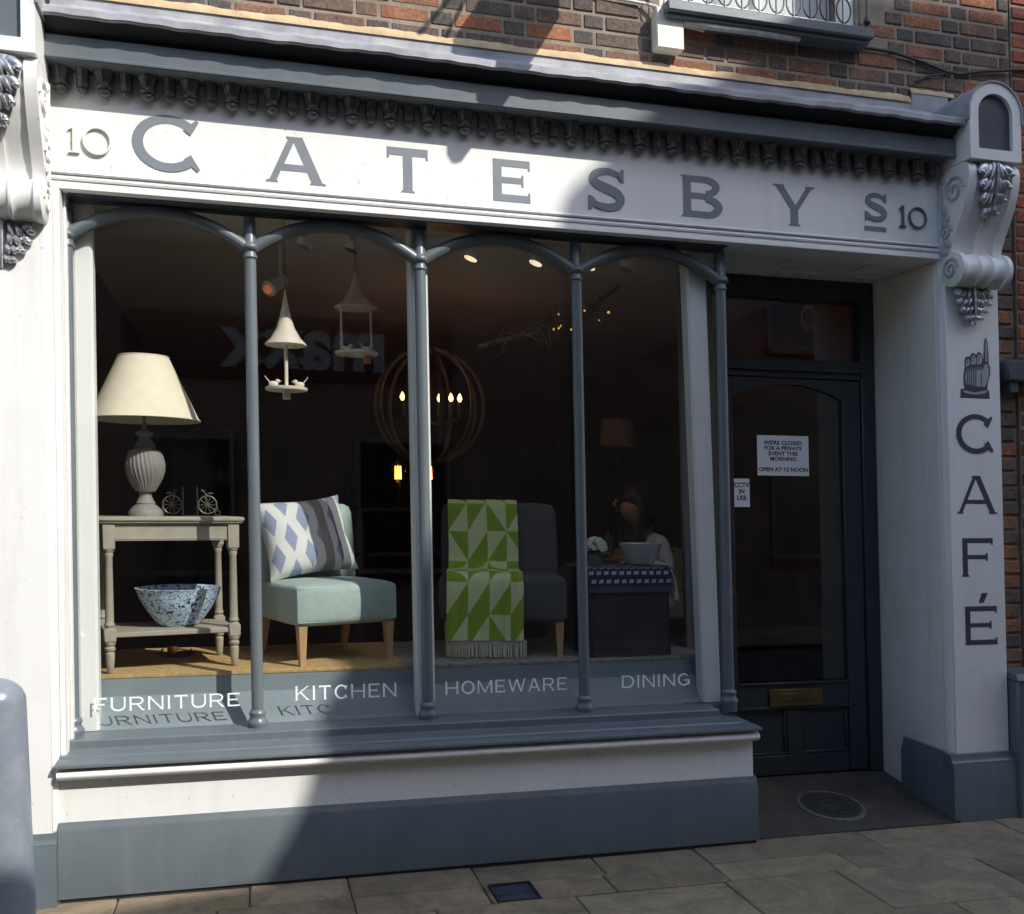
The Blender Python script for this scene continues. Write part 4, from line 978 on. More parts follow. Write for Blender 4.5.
# lamp
lx, ly = .300, .465
t = thing('table_lamp', (lx, ly, ZT), 'grey spiral urn table lamp with cream linen shade on the console table', 'lamp')
q = MB(); pr_ = [(.088, 0), (.088, .018), (.080, .034), (.062, .052), (.048, .062), (.050, .070), (.040, .085), (.032, .105), (.030, .12), (.036, .13)]
q.lathe(pr_, (lx, ly, ZT), 32); obj('foot', q, LAMPB, t)
q = MB(); prb = []
for k in range(25):
    f = k/24; prb.append((.036+.066*math.sin(PI*(.08+.74*f))**1.15 if f < .95 else .05, .13+.235*f))
q.lathe(prb, (lx, ly, ZT), 196, rfun=lambda a, z_, j: 1-.05*(.5+.5*math.cos(28*a+z_*40))**1.5); obj('urn', q, LAMPB, t)
q = MB(); q.lathe([(.052, .362), (.056, .372), (.044, .384), (.034, .396), (.030, .42), (.044, .430), (.046, .440), (.02, .45), (.010, .462), (.009, .60)], (lx, ly, ZT), 28); obj('neck', q, LAMPB, t)
q = MB(); q.lathe([(.280, .505), (.128, .838)], (lx, ly, ZT), 64, close=False); q.lathe([(.126, .838), (.278, .505)], (lx, ly, ZT), 64, close=False)
q.lathe([(.002, .832), (.126, .832)], (lx, ly, ZT), 48, close=False)  # added disc closing the shade top, keeps sun off the inner wall
sh = obj('lamp_shade', q, SHADE, t)
q = MB(); 
for r_, z_ in ((.280, .507), (.128, .837)): q.tube([(lx+r_*math.cos(2*PI*k/64), ly+r_*math.sin(2*PI*k/64), ZT+z_) for k in range(64)], .004, 6, True)
obj('trim', q, SHADE, sh)
# bowl
def spl(n, l, vec, u, v, mth, mix):
    geo = n.new('ShaderNodeNewGeometry'); vo = n.new('ShaderNodeTexNoise'); vo.inputs['Scale'].default_value = 85; vo.inputs['Detail'].default_value = 3; l.new(geo.outputs['Position'], vo.inputs['Vector'])
    v2 = n.new('ShaderNodeTexNoise'); v2.inputs['Scale'].default_value = 48; v2.inputs['Detail'].default_value = 3; l.new(geo.outputs['Position'], v2.inputs['Vector'])
    a = mth('GREATER_THAN', vo.outputs['Fac'], .535); b = mth('GREATER_THAN', v2.outputs['Fac'], .60)
    c1 = mix(a, (.64, .78, .86), (.26, .38, .62)); return mix(b, c1, (.02, .04, .20))
SPL = attr_mat('cobalt_splatter_glaze', spl, .22, 0)
bxp, byp = TT((.36, .19, 0))[:2]; bz = .835+.200
t = thing('splatter_bowl', (bxp, byp, bz), 'large pale blue bowl splattered with cobalt on the lower shelf of the console table', 'bowl')
q = MB(); q.lathe([(.085, 0), (.095, .004), (.12, .03), (.17, .10), (.205, .165), (.216, .200), (.222, .206), (.216, .208), (.205, .195), (.16, .10), (.11, .035), (.02, .02)], (bxp, byp, bz), 48); obj('bowl_body', q, SPL, t)
# penny farthing bookends
def bookend(lx_, ly_, flip, label):
    X, Y = TT((lx_, ly_, 0))[:2]
    tt = thing('bookend', (X, Y, ZT), label, 'bookend')
    f = -1 if flip else 1
    q = MB(); q.box(X-.05*f, X-.046*f, Y-.04, Y+.04, ZT, ZT+.155); q.box(X-.046*f, X+.06*f, Y-.04, Y+.04, ZT, ZT+.004); obj('plate', q, DARKMETAL, tt)
    q = MB(); cz = ZT+.062; cx = X+.005*f
    q.tube([(cx+.048*math.cos(2*PI*k/28), Y-.02, cz+.048*math.sin(2*PI*k/28)) for k in range(28)], .0035, 6, True)
    for k in range(5): a = PI*k/5; q.tube([(cx-.048*math.cos(a), Y-.02, cz-.048*math.sin(a)), (cx+.048*math.cos(a), Y-.02, cz+.048*math.sin(a))], .0018, 5)
    obj('big_wheel', q, mat('steel_wire', (.16, .14, .12), .45, .1, 20, metal=.3), tt)
    q = MB(); q.tube([(cx, Y-.02, cz), (cx-.01*f, Y-.02, cz+.06), (cx-.03*f, Y-.02, cz+.08)], .003, 6); q.tube([(cx-.01*f, Y-.02, cz+.06), (cx+.04*f, Y-.02, cz+.03), (cx+.052*f, Y-.02, cz-.03)], .003, 6); q.tube([(cx-.012*f, Y-.05, cz+.078), (cx-.012*f, Y+.01, cz+.078)], .003, 6)
    q.tube([(cx+.052*f+.014*math.cos(2*PI*k/14), Y-.02, cz-.044+.014*math.sin(2*PI*k/14)) for k in range(14)], .002, 5, True); q.ell((cx+.015*f, Y-.02, cz+.062), (.016, .008, .006), 8, 6)
    obj('frame', q, mat('steel_wire_dark', (.10, .09, .08), .45, .1, 20, metal=.3), tt)
bookend(.345, .22, True, 'penny farthing bookend with a brown wheel next to the lamp base')
bookend(.515, .20, False, 'penny farthing bookend with a silver spoked wheel at the right end of the console table')
# copper dish on the matting
t = thing('copper_dish', (.40, .80, .835), 'shiny copper tray with a small lit glass on the matting under the console table', 'tray')
q = MB(); q.lathe([(.09, 0), (.095, .01), (.093, .012), (.088, .004)], (.42, .82, .836), 32); obj('tray', q, DARKMETAL, t)
q = MB(); q.lathe([(.028, 0), (.03, .05), (.027, .05), (.025, .004)], (.40, .79, .842), 24); obj('cup', q, COPPER, t)
q = MB(); q.tube([(.33, .78, .85), (.35, .77, .88)], .006, 6); q.tube([(.48, .80, .845), (.50, .79, .872)], .006, 6); obj('spoon', q, COPPER, t)

# ---------------------------------------------------------------- slipper chairs
def rounded_box(mb, x0, x1, y0, y1, z0, z1, r, T, nseg=10, puff=0.0):
    """soft upholstered block: superellipsoid-ish"""
    cx, cy, cz = (x0+x1)/2, (y0+y1)/2, (z0+z1)/2; hx, hy, hz = (x1-x0)/2, (y1-y0)/2, (z1-z0)/2
    def add_face(ax, sgn):
        n = nseg
        def fn(u, v):
            a, b = u*2-1, v*2-1
            pt = [0, 0, 0]; o = [i for i in range(3) if i != ax]; pt[ax] = sgn; pt[o[0]] = a; pt[o[1]] = b
            h = [hx, hy, hz]; p3 = [pt[i]*h[i] for i in range(3)]
            q_ = [max(-(h[i]-r), min(h[i]-r, p3[i])) for i in range(3)]
            d = Vector([p3[i]-q_[i] for i in range(3)])
            if d.length > 1e-9: d = d.normalized()*r
            bul = puff*(1-a*a)*(1-b*b)
            res = [q_[i]+d[i] for i in range(3)]; res[ax] += sgn*bul
            return T((cx+res[0], cy+res[1], cz+res[2]))
        mb.grid(fn, n, n)
    for ax in range(3):
        for sgn in (-1, 1): add_face(ax, sgn)
    return mb
def slipper_chair(name, ox, oy, ang, w_, d_, zs0, zs1, zb, m_, mleg, label, lean=.10):
    tt = thing(name, (ox, oy, .835), label, 'chair')
    T = rotT(ox, oy, ang)
    q = MB(); rounded_box(q, 0, w_, 0, d_-.03, zs0, zs1, .035, T, 14, .012); obj('seat', q, m_, tt, None, 70)
    q = MB(); Tb = lambda p_: T((p_[0], p_[1]+(p_[2]-zs1)*lean, p_[2]))
    rounded_box(q, .01, w_-.01, d_-.12, d_, zs0+.02, zb, .04, Tb, 14, .012); obj('backrest', q, m_, tt, None, 70)
    def welt(x0, x1, y0, y1, z, rr, T_):
        pts = []
        for (cx_, cy_, a0) in ((x1-rr, y1-rr, 0), (x0+rr, y1-rr, 90), (x0+rr, y0+rr, 180), (x1-rr, y0+rr, 270)):
            for k in range(6): a = math.radians(a0+90*k/5); pts.append(T_((cx_+rr*math.cos(a), cy_+rr*math.sin(a), z)))
        return MB().tube(pts, .0045, 6, True)
    obj('piping', welt(.006, w_-.006, .004, d_-.034, zs1-.022, .035, T), m_, tt)
    obj('piping', welt(.006, w_-.006, .004, d_-.034, zs0+.022, .035, T), m_, tt)
    for a, b, k in ((.045, .045, 0), (w_-.045, .045, 0), (.045, d_-.05, 1), (w_-.045, d_-.05, 1)):
        q = MB(); vs = []
        for z_, h in ((.835, .014), (zs0+.005, .024)):
            sh_ = (.05 if k else 0)*(1 if z_ < .9 else 0)
            vs += [T((a+dx*h, b+dy_*h+sh_, z_)) for dx, dy_ in ((-1, -1), (1, -1), (1, 1), (-1, 1))]
        q.add(vs, [(0, 1, 2, 3), (4, 5, 6, 7)]+[(i, (i+1) % 4, 4+(i+1) % 4, 4+i) for i in range(4)]); obj('leg', q, mleg, tt)
    return T
TC = slipper_chair('slipper_chair', 1.055, .215, math.radians(20), .60, .62, 1.045, 1.265, 1.69, TEAL, WOOD, 'duck egg blue upholstered slipper chair with tapered wooden legs holding the cushion')
TG = slipper_chair('slipper_chair', 1.850, .425, math.radians(-12), .72, .64, 1.03, 1.285, 1.70, GREYF, WOOD, 'dark grey upholstered slipper chair under the green throw')
# cushion
def cush(n, l, vec, u, v, mth, mix):
    a = mth('FRACT', mth('MULTIPLY', u, 5.6)); 
    b = mth('FRACT', mth('ADD', mth('MULTIPLY', v, 2.2), mth('MULTIPLY', mth('FLOOR', mth('MULTIPLY', u, 5.6)), .5)))
    da = mth('ABSOLUTE', mth('SUBTRACT', a, .5)); db = mth('ABSOLUTE', mth('SUBTRACT', b, .5))
    d = mth('LESS_THAN', mth('ADD', da, db), .41)
    base = mix(d, (.66, .65, .62), (.27, .31, .43))
    s1 = mth('MULTIPLY', mth('GREATER_THAN', u, .60), mth('LESS_THAN', u, .70)); s2 = mth('MULTIPLY', mth('GREATER_THAN', u, .78), mth('LESS_THAN', u, .90))
    c1 = mix(s1, base, (.30, .25, .225)); return mix(s2, c1, (.16, .16, .18))
CUSH = attr_mat('printed_cotton', cush, .85, .2, 200)
def cushion(fn_plane, w_, h_, th, m_):
    q = MB()
    for sg in (1, -1):
        def fn(u, v):
            a, b = u*2-1, v*2-1
            pin = 1-.10*(1-abs(a)**2)*abs(b)**3; pin2 = 1-.10*(1-abs(b)**2)*abs(a)**3
            t_ = th*((1-a**4)*(1-b**4))**.55
            wr = .006*math.sin(9*a+5*b)*(1-abs(a))*(1-abs(b))
            return fn_plane(a*w_/2*pin2, b*h_/2*pin, sg*t_+wr)
        q.grid(fn, 28, 28)
    return q
bl = Vector(TC((.285, .455, 1.285))); ex = Vector(TC((1, 0, 0)))-Vector(TC((0, 0, 0))); ey = Vector(TC((0, 1, 0)))-Vector(TC((0, 0, 0)))
rollc = math.radians(-6)
ex2 = ex*math.cos(rollc)+Vector((0, 0, 1))*math.sin(-rollc); upv = (Vector((0, 0, 1))*math.cos(rollc)+ex*math.sin(rollc))
upv = (upv*math.cos(math.radians(22))+ey*math.sin(math.radians(22))); nv = ex2.cross(upv).normalized()
cc = bl+upv*.215+Vector((0, 0, .02))-ey*.085-ex*.015
q = cushion(lambda a, b, c_: cc+ex2*a+upv*b+nv*c_, .54, .47, .095, CUSH)
tag(obj('cushion', q, CUSH, None, tuple(bl), 60), 'square cushion with blue diamonds and dark stripes leaning on the duck egg blue chair', 'cushion')
# throw
def thr(n, l, vec, u, v, mth, mix):
    uu = mth('MULTIPLY', u, 3.6); vv = mth('MULTIPLY', v, 9.5)
    fu, fv = mth('FRACT', uu), mth('FRACT', vv); iu, iv = mth('FLOOR', uu), mth('FLOOR', vv)
    cb = n.new('ShaderNodeCombineXYZ'); l.new(iu, cb.inputs[0]); l.new(iv, cb.inputs[1])
    wn = n.new('ShaderNodeTexWhiteNoise'); wn.noise_dimensions = '2D'; l.new(cb.outputs[0], wn.inputs['Vector'])
    r1 = mth('GREATER_THAN', wn.outputs['Value'], .5)
    d1 = mth('GREATER_THAN', fu, fv); d2 = mth('GREATER_THAN', mth('ADD', fu, fv), 1)
    s_ = mth('ADD', mth('MULTIPLY', d1, r1), mth('MULTIPLY', d2, mth('SUBTRACT', 1, r1)))
    par = mth('MODULO', mth('ABSOLUTE', iv), 2)
    x_ = mth('ABSOLUTE', mth('SUBTRACT', s_, par))
    return mix(x_, (.56, .63, .34), (.22, .35, .03))
THR = attr_mat('woven_green_throw', thr, .9, .3, 300)
path = [(.985, 1.18), (.80, 1.60)]
# profile in chair-local (y,z): behind the back, over it, down the back, over the seat, down the front
ptsP = [(.72, 1.30), (.705, 1.55), (.695, 1.70), (.66, 1.728), (.585, 1.722), (.535, 1.685), (.508, 1.5), (.494, 1.36), (.46, 1.318), (.40, 1.312), (.25, 1.315), (.08, 1.313), (.015, 1.308), (-.018, 1.285), (-.026, 1.22), (-.026, 1.1), (-.022, 1.0), (-.024, .935)]
cum = [0]
for a, b in zip(ptsP, ptsP[1:]): cum.append(cum[-1]+math.hypot(b[0]-a[0], b[1]-a[1]))
def thr_pt(s_):
    d = s_*cum[-1]
    for i in range(len(cum)-1):
        if d <= cum[i+1]: f = (d-cum[i])/(cum[i+1]-cum[i]); a, b = ptsP[i], ptsP[i+1]; return a[0]+(b[0]-a[0])*f, a[1]+(b[1]-a[1])*f
    return ptsP[-1]
t = thing('throw_blanket', (2.08, .4, .835), 'green geometric woven throw with a cream fringe draped over the dark grey chair', 'throw')
q = MB()
def thf(u, v):
    yy, zz = thr_pt(v); wv = .004*math.sin(u*9+v*7)+.003*math.sin(u*23); hang = max(0, (v-.62)/.38); wv += hang*(.011*math.sin(u*13+1)+.006*math.sin(u*29))
    wid = .425+.02*max(0, v-.6)
    off = .035+.02*(1-v)
    return TG((off+u*wid+.004*math.sin(v*17)*(1-abs(2*u-1)*.3), yy-abs(wv)-.005, zz+wv*.3*(1-hang)))
q.grid(thf, 26, 90, lambda u, v: (u, v*cum[-1]/1.75, 0)); obj('woven_cloth', q, THR, t, None, 60)
q = MB(); r_ = random.Random(3)
for k in range(75):
    a = .036+.443*k/74; z0 = .937; j = r_.uniform(-.006, .006)
    q.tube([TG((a, -.028, z0)), TG((a+j*.5, -.03, z0-.05)), TG((a+j, -.028+r_.uniform(-.006, .006), z0-.09-r_.uniform(0, .008)))], .0022, 4)
obj('fringe', q, mat('cream_fringe', (.70, .68, .55), .9, .15, 30), t)

# draped display table with patterned throw
t = thing('draped_table', (2.93, .5, .835), 'low display table draped to the floor in dark navy cloth beneath the white bowl', 'table')
q = MB()
def drape(u, v):
    # around three sides: left, front, right
    x0_, x1_, y0_, y1_ = 2.675, 3.155, .245, .80
    L = [(x0_, y1_), (x0_, y0_), (x1_, y0_), (x1_, y1_)]
    per = [.555, .48, .555]; d = u*sum(per)
    for i in range(3):
        if d <= per[i]+1e-9: f = d/per[i]; px, py = L[i][0]+(L[i+1][0]-L[i][0])*f, L[i][1]+(L[i+1][1]-L[i][1])*f; break
        d -= per[i]
    wv = .010*math.sin(u*40)*v*v+.005*math.sin(u*93+1)*v
    return (px+(.012 if i == 2 else (-.012 if i == 0 else 0))*v, py-(wv+.012*v if i == 1 else 0), 1.318-(.478)*v)
q.grid(drape, 90, 20); q.box(2.676, 3.154, .246, .80, 1.316, 1.322); obj('navy_cloth', q, NAVY, t, None, 60)
def dash(n, l, vec, u, v, mth, mix):
    rr = mth('MULTIPLY', v, 5.5); iv = mth('FLOOR', rr); uu = mth('ADD', mth('MULTIPLY', u, 11), mth('ADD', mth('MULTIPLY', iv, .45), mth('MULTIPLY', rr, .25)))
    a = mth('LESS_THAN', mth('ABSOLUTE', mth('SUBTRACT', mth('FRACT', uu), .5)), .30); b = mth('LESS_THAN', mth('ABSOLUTE', mth('SUBTRACT', mth('FRACT', rr), .5)), .22)
    return mix(mth('MULTIPLY', a, b), (.014, .017, .05), (.33, .36, .42))
DASH = attr_mat('navy_dash_weave', dash, .9, .3, 250)
t = thing('patterned_throw', (2.93, .45, 1.322), 'navy throw woven with pale dashes and tasselled ends folded over the draped table', 'throw')
q = MB()
def pth(u, v):
    a = [(.72, 1.337), (.40, 1.339), (.30, 1.338), (.245, 1.334), (.232, 1.322), (.228, 1.29), (.228, 1.235)]
    cs = [0]
    for m_, n_ in zip(a, a[1:]): cs.append(cs[-1]+math.hypot(n_[0]-m_[0], n_[1]-m_[1]))
    d = v*cs[-1]
    for i in range(len(cs)-1):
        if d <= cs[i+1]+1e-9: f = (d-cs[i])/(cs[i+1]-cs[i]); y_, z_ = a[i][0]+(a[i+1][0]-a[i][0])*f, a[i][1]+(a[i+1][1]-a[i][1])*f; break
    return (2.665+.50*u, y_-.003*math.sin(u*20)*(v > .6), z_)
q.grid(pth, 40, 30, lambda u, v: (u, v*2.2, 0)); obj('woven_cloth', q, DASH, t, None, 60)
q = MB(); q.grid(lambda u, v: (2.667+.496*u, .226-.002*math.sin(u*20), 1.236-.035*v), 20, 2); q.grid(lambda u, v: (2.667+.496*u, .223-.002*math.sin(u*20), 1.201+.035*v), 20, 2); obj('hem', q, NAVY2, t)
q = MB(); r_ = random.Random(9)
for k in range(26):
    y_ = .23+.16*k/25; q.tube([(3.166, y_, 1.325), (3.185+r_.uniform(0, .01), y_-.01, 1.27), (3.19+r_.uniform(0, .03), y_-.02, 1.17-r_.uniform(0, .03))], .003, 4)
obj('tassel_fringe', q, mat('cream_tassel', (.5, .46, .40), .9), t)
t = thing('ceramic_bowl', (3.09, .50, 1.34), 'plain pale grey ceramic bowl standing on the navy patterned throw', 'bowl')
q = MB(); q.lathe([(.06, 0), (.075, .005), (.105, .06), (.125, .115), (.130, .128), (.126, .130), (.115, .115), (.09, .055), (.02, .012)], (3.09, .50, 1.341), 40); obj('bowl_body', q, CERAM, t)
t = thing('potted_plant', (2.81, .52, 1.34), 'white hydrangea in a small grey pot beside the pale ceramic bowl', 'plant')
q = MB(); q.lathe([(.045, 0), (.06, .065), (.056, .065), (.045, .05)], (2.81, .52, 1.341), 24); obj('pot', q, mat('grey_pot', (.12, .13, .13), .6), t)
q = MB(); r_ = random.Random(4)
for k in range(60):
    a, b = r_.uniform(0, 2*PI), r_.uniform(-.3, 1.4); R_ = .062
    c_ = (2.81+R_*math.cos(b)*math.cos(a), .52+R_*math.cos(b)*math.sin(a), 1.445+R_*math.sin(b)*.8)
    for m_ in range(4):
        e = (c_[0]+.009*math.cos(m_*PI/2+a), c_[1]+.004*math.sin(a), c_[2]+.009*math.sin(m_*PI/2+a)); q.ell(e, (.008, .005, .008), 6, 4)
obj('blooms', q, FLOWER, t)
q = MB()
for k in range(16):
    a = r_.uniform(0, 2*PI); L = r_.uniform(.06, .11)
    bx_, by_ = 2.81, .52
    q.add([(bx_+.02*math.cos(a), by_+.02*math.sin(a), 1.405), (bx_+L*.7*math.cos(a+.35), by_+L*.7*math.sin(a+.35), 1.42), (bx_+L*math.cos(a), by_+L*math.sin(a), 1.40), (bx_+L*.7*math.cos(a-.35), by_+L*.7*math.sin(a-.35), 1.415)], [(0, 1, 2, 3)])
for k in range(5): q.tube([(2.86+.012*k, .53, 1.36), (2.87+.014*k, .53, 1.50+.02*(k % 3))], .003, 5)
obj('leaves', q, LEAFM, t)

# ---------------------------------------------------------------- hanging bird feeders
def bird(mb, x, y_, z, f):
    mb.ell((x, y_, z+.016), (.026, .016, .016), 12, 8); mb.ell((x-.022*f, y_, z+.032), (.012, .011, .011), 10, 8)
    mb.tube([(x-.033*f, y_, z+.033), (x-.042*f, y_, z+.031)], [.003, .0008], 6); mb.tube([(x+.015*f, y_, z+.020), (x+.035*f, y_, z+.045), (x+.044*f, y_, z+.058)], [.011, .007, .005], 8, flat=.4)
    for d in (-.006, .006): mb.tube([(x+d, y_, z), (x+d, y_, z+.01)], .002, 5)
def feeder(x, y_, ztip, roofb, tray, R_, posts, birds, label, rt):
    tt = thing('bird_feeder', (x, y_, tray-.06), label, 'bird feeder')
    q = MB(); H = ztip-roofb; q.lathe([(R_, 0), (R_*.98, .006), (R_*.70, H*.13), (R_*.45, H*.30), (R_*.28, H*.5), (R_*.15, H*.72), (R_*.07, H*.9), (.004, H)], (x, y_, roofb), 36); obj('roof', q, BIRDW, tt)
    q = MB(); q.tube([(x, y_, ztip-.01), (x, y_, 3.26)], .0022, 5); obj('hanging_cord', q, DARKMETAL, tt)
    q = MB(); q.lathe([(R_*.98, -.012), (R_, -.004), (R_, .002), (R_*.97, .004)], (x, y_, tray), 36); obj('tray', q, BIRDW, tt)
    for px in posts: q = MB(); q.tube([(x+px, y_, tray), (x+px, y_, roofb+.004)], .010 if len(posts) == 1 else .007, 10); obj('post', q, BIRDW, tt)
    for (dx, f) in birds: q = MB(); bird(q, x+dx, y_-.01, tray+.004, f); obj('painted_bird', q, BIRDW, tt)
    q = MB(); q.box(x-.02+rt, x+.02+rt, y_-.02, y_+.02, tray-.058, tray-.012, .004); obj('spigot', q, BIRDW if len(posts) == 1 else mat('amber_bead', (.5, .25, .1), .5), tt)
feeder(1.028, .33, 2.83, 2.533, 2.304, .110, [0], [(-.068, -1), (.068, 1)], 'cream single post bird feeder ornament with two birds, in the sun by the second column', 0)
feeder(1.425, .55, 3.00, 2.796, 2.545, .120, [-.083, .083], [(.055, -1), (-.055, -1)], 'cream two post bird feeder ornament hanging in shade nearer the third column', .06)

# ---------------------------------------------------------------- ceiling spotlights
spots = [(1.153, .6), (1.415, .6), (2.112, .6), (2.508, .6), (2.842, .6), (3.08, .6)]
where = ['leftmost of the row, above the single post feeder', 'second from left, above the two post feeder', 'third from left, above the green throw', 'fourth from left, just left of the fourth column', 'fifth from left, just right of the fourth column', 'rightmost of the row']
for i, (x, y_) in enumerate(spots):
    tt = thing('ceiling_spotlight', (x, y_, 3.26), 'white ceiling spotlight, %s' % where[i], 'spotlight', 'spotlights in a row behind the glass')
    def Tt(p_, x=x, y_=y_): a = math.radians(22); return (x+p_[0]*math.cos(a)+p_[2]*math.sin(a), y_+p_[1], 3.155+p_[2]*math.cos(a)-p_[0]*math.sin(a))
    q = MB(); q.lathe([(.040, -.02), (.043, -.015), (.043, .022), (.030, .030)], (0, 0, 0), 24, T=Tt); obj('can', q, WHITE2, tt)
    q = MB(); q.tube([(x, y_, 3.18), (x, y_, 3.262)], .008, 8); obj('stem', q, WHITE2, tt)
    q = MB(); q.lathe([(.001, .003), (.026, 0)], (.005, 0, -.0235), 20, T=Tt, close=False); q.lathe([(.027, 0), (.038, -.003), (.040, .002)], (0, 0, -.022), 20, T=Tt, close=False)
    obj('lens', q, BULBS if i in (2, 3, 4) else SILVER, tt)
    if i in (2, 3, 4):
        sl_ = bpy.data.lights.new('spot_beam', 'SPOT'); sl_.energy = .8; sl_.color = (1, .85, .65); sl_.spot_size = math.radians(75); sl_.spot_blend = .6; sl_.shadow_soft_size = .03
        so_ = bpy.data.objects.new('spot_beam', sl_); col.objects.link(so_); so_.location = lift((x+.02, y_, 3.11)); so_.rotation_euler = Vector((.25, .75, -1)).to_track_quat('-Z', 'Y').to_euler()
tt = thing('track_spotlight', (1.0, 1.1, 3.2), 'dark track spotlight with a reddish glow hanging behind the single post feeder', 'spotlight')
q = MB(); q.tube([(1.03, 1.1, 3.26), (1.03, 1.1, 3.05)], .010, 8); q.tube([(1.05, 1.12, 3.06), (.96, 1.04, 2.98)], [.035, .05], 16); obj('head', q, WHITE2, tt)
q = MB(); q.ell((.955, 1.035, 2.975), (.028, .02, .028), 12, 8); obj('lamp', q, emis('red_amber_lamp', (1, .3, .12), .12), tt)

# ---------------------------------------------------------------- globe chandelier
gx, gy, gz, gr = 2.11, 2.1, 2.42, .40
t = thing('globe_chandelier', (gx, gy, gz), 'large bentwood hoop globe chandelier with four lit candle bulbs behind the third column', 'chandelier')
for k in range(5):
    a = PI*k/5+.35; q = MB()
    q.tube([(gx+gr*math.cos(b)*math.cos(a), gy+gr*math.cos(b)*math.sin(a), gz+gr*1.05*math.sin(b)) for b in [2*PI*i/56 for i in range(56)]], .016, 6, True, flat=.5); obj('hoop', q, ROPE, t)
q = MB(); q.tube([(gx, gy, gz+gr), (gx, gy, 3.26)], .006, 6); q.tube([(gx, gy, gz+gr), (gx, gy, gz-.05)], .010, 8)
for px in (-.205, .065, .150, .215): q.tube([(gx, gy, gz-.12), (gx+px*.6, gy-.05, gz-.14), (gx+px, gy-.06, gz-.08)], .008, 6)
q.tube([(gx, gy, gz-.05), (gx, gy, gz-.13)], .012, 8); obj('stem', q, DARKMETAL, t)
for px, dz in ((-.205, .045), (.065, .030), (.150, .058), (.215, .050)):
    q = MB(); q.lathe([(.018, 0), (.018, .10)], (gx+px, gy-.06, gz-.08), 12); cd = obj('candle', q, ROPE, t)
    q = MB(); q.lathe([(.008, 0), (.018, .018), (.017, .030), (.008, .050), (.001, .062)], (gx+px, gy-.06, gz+.018+dz*.2), 12); obj('bulb', q, BULBW, cd)
pl_ = bpy.data.lights.new('chandelier_glow', 'POINT'); pl_.energy = .5; pl_.color = (1, .55, .25); pl_.shadow_soft_size = .12
po_ = bpy.data.objects.new('chandelier_glow', pl_); col.objects.link(po_); po_.location = lift((gx, gy-.06, gz+.12)); po_['kind'] = 'light'
# filament table lamps on a dark rack
t = thing('display_rack', (1.95, 2.6, .02), 'dark two shelf display rack deep in the shop behind the slipper chairs', 'shelf unit')
for z_ in (1.30, 1.64):
    q = MB(); q.box(1.62, 2.30, 2.45, 2.9, z_, z_+.03, .005); obj('shelf', q, DARKWOOD, t)
for a in (1.64, 2.28):
    for b in (2.47, 2.88): q = MB(); q.box(a-.018, a+.018, b-.018, b+.018, .02, 1.64); obj('leg', q, DARKWOOD, t)
def filament(x, label):
    tt = thing('filament_lamp', (x, 2.6, 1.67), label, 'lamp', 'filament lamps on the dark rack')
    q = MB(); q.lathe([(.05, 0), (.05, .012), (.012, .02), (.012, .15), (.022, .16), (.022, .20)], (x, 2.6, 1.67), 16); obj('base', q, DARKWOOD, tt)
    q = MB(); q.lathe([(.020, .20), (.045, .23), (.066, .275), (.066, .31), (.045, .35), (.01, .368)], (x, 2.6, 1.67), 20, close=False); obj('glass_bulb', q, GLASS, tt)
    q = MB()
    for k in range(6): a = 2*PI*k/6; q.tube([(x+.022*math.cos(a), 2.6+.022*math.sin(a), 1.895), (x+.022*math.cos(a+.4), 2.6+.022*math.sin(a+.4), 1.995)], .005, 5)
    obj('filament', q, BULBF, tt)
filament(1.945, 'amber filament bulb lamp seen just left of the third column')
filament(2.185, 'amber filament bulb lamp half hidden behind the third column on its right')

# ---------------------------------------------------------------- twig garland with fairy lights
t = thing('twig_garland', (3.0, 1.3, 2.9), 'tangled pale twig garland with tiny warm lights under the shop ceiling', 'garland')
q = MB(); r_ = random.Random(12); lights = []
for k in range(70):
    f = r_.random(); c_ = Vector((2.42+.78*f, 1.30+r_.uniform(-.08, .08), 2.78+.26*f))
    pts = [c_]; d = Vector((r_.uniform(-1, 1), r_.uniform(-1, 1), r_.uniform(-1, .8))).normalized()
    for j in range(4): d = (d+Vector((r_.uniform(-.6, .6), r_.uniform(-.6, .6), r_.uniform(-.6, .6)))).normalized(); pts.append(pts[-1]+d*.04)
    q.tube(pts, [.007, .006, .005, .004, .002], 5)
    if k % 7 == 0: lights.append(pts[2])
q.tube([(2.30, 1.3, 2.74), (2.7, 1.3, 2.86), (3.0, 1.3, 2.97), (3.3, 1.3, 3.2)], .012, 6); obj('twigs', q, TWIG, t)
for c_ in lights: q = MB(); q.ell(c_, (.007, .007, .009), 8, 6); obj('fairy_light', q, FAIRY, t)

# ---------------------------------------------------------------- back of shop
t = thing('sofa_bench', (4.3, 3.1, .02), 'beige upholstered bench seat against the right hand wall of the shop', 'bench')
q = MB(); rounded_box(q, 4.05, 4.75, 2.6, 3.6, .75, .93, .05, lambda p_: p_, 8); obj('seat', q, SOFA, t, None, 70)
q = MB(); rounded_box(q, 4.05, 4.75, 3.42, 3.6, .93, 1.32, .05, lambda p_: p_, 8); obj('backrest', q, SOFA, t, None, 70)
q = MB(); q.box(4.07, 4.73, 2.62, 3.58, .02, .75); obj('plinth', q, DARKWOOD, t)
t = thing('back_lamp', (4.2, 3.9, .02), 'dim beige drum shade lamp far back in the shop', 'lamp')
q = MB(); q.lathe([(.17, 0), (.15, .25)], (4.25, 3.9, 2.28), 32, close=False); obj('lamp_shade', q, mat('dim_linen', (.6, .46, .33), .9), t)
q = MB(); q.lathe([(.12, 0), (.12, .02), (.015, .04), (.015, 2.4)], (4.25, 3.9, .02), 16); obj('stand', q, DARKMETAL, t)
t = thing('jar_shelf', (4.5, 3.9, 1.5), 'dark wall shelf of small reddish jars behind the seated woman', 'shelf')
q = MB(); q.box(4.40, 4.765, 3.7, 4.4, 1.60, 1.63); obj('board', q, DARKWOOD, t)
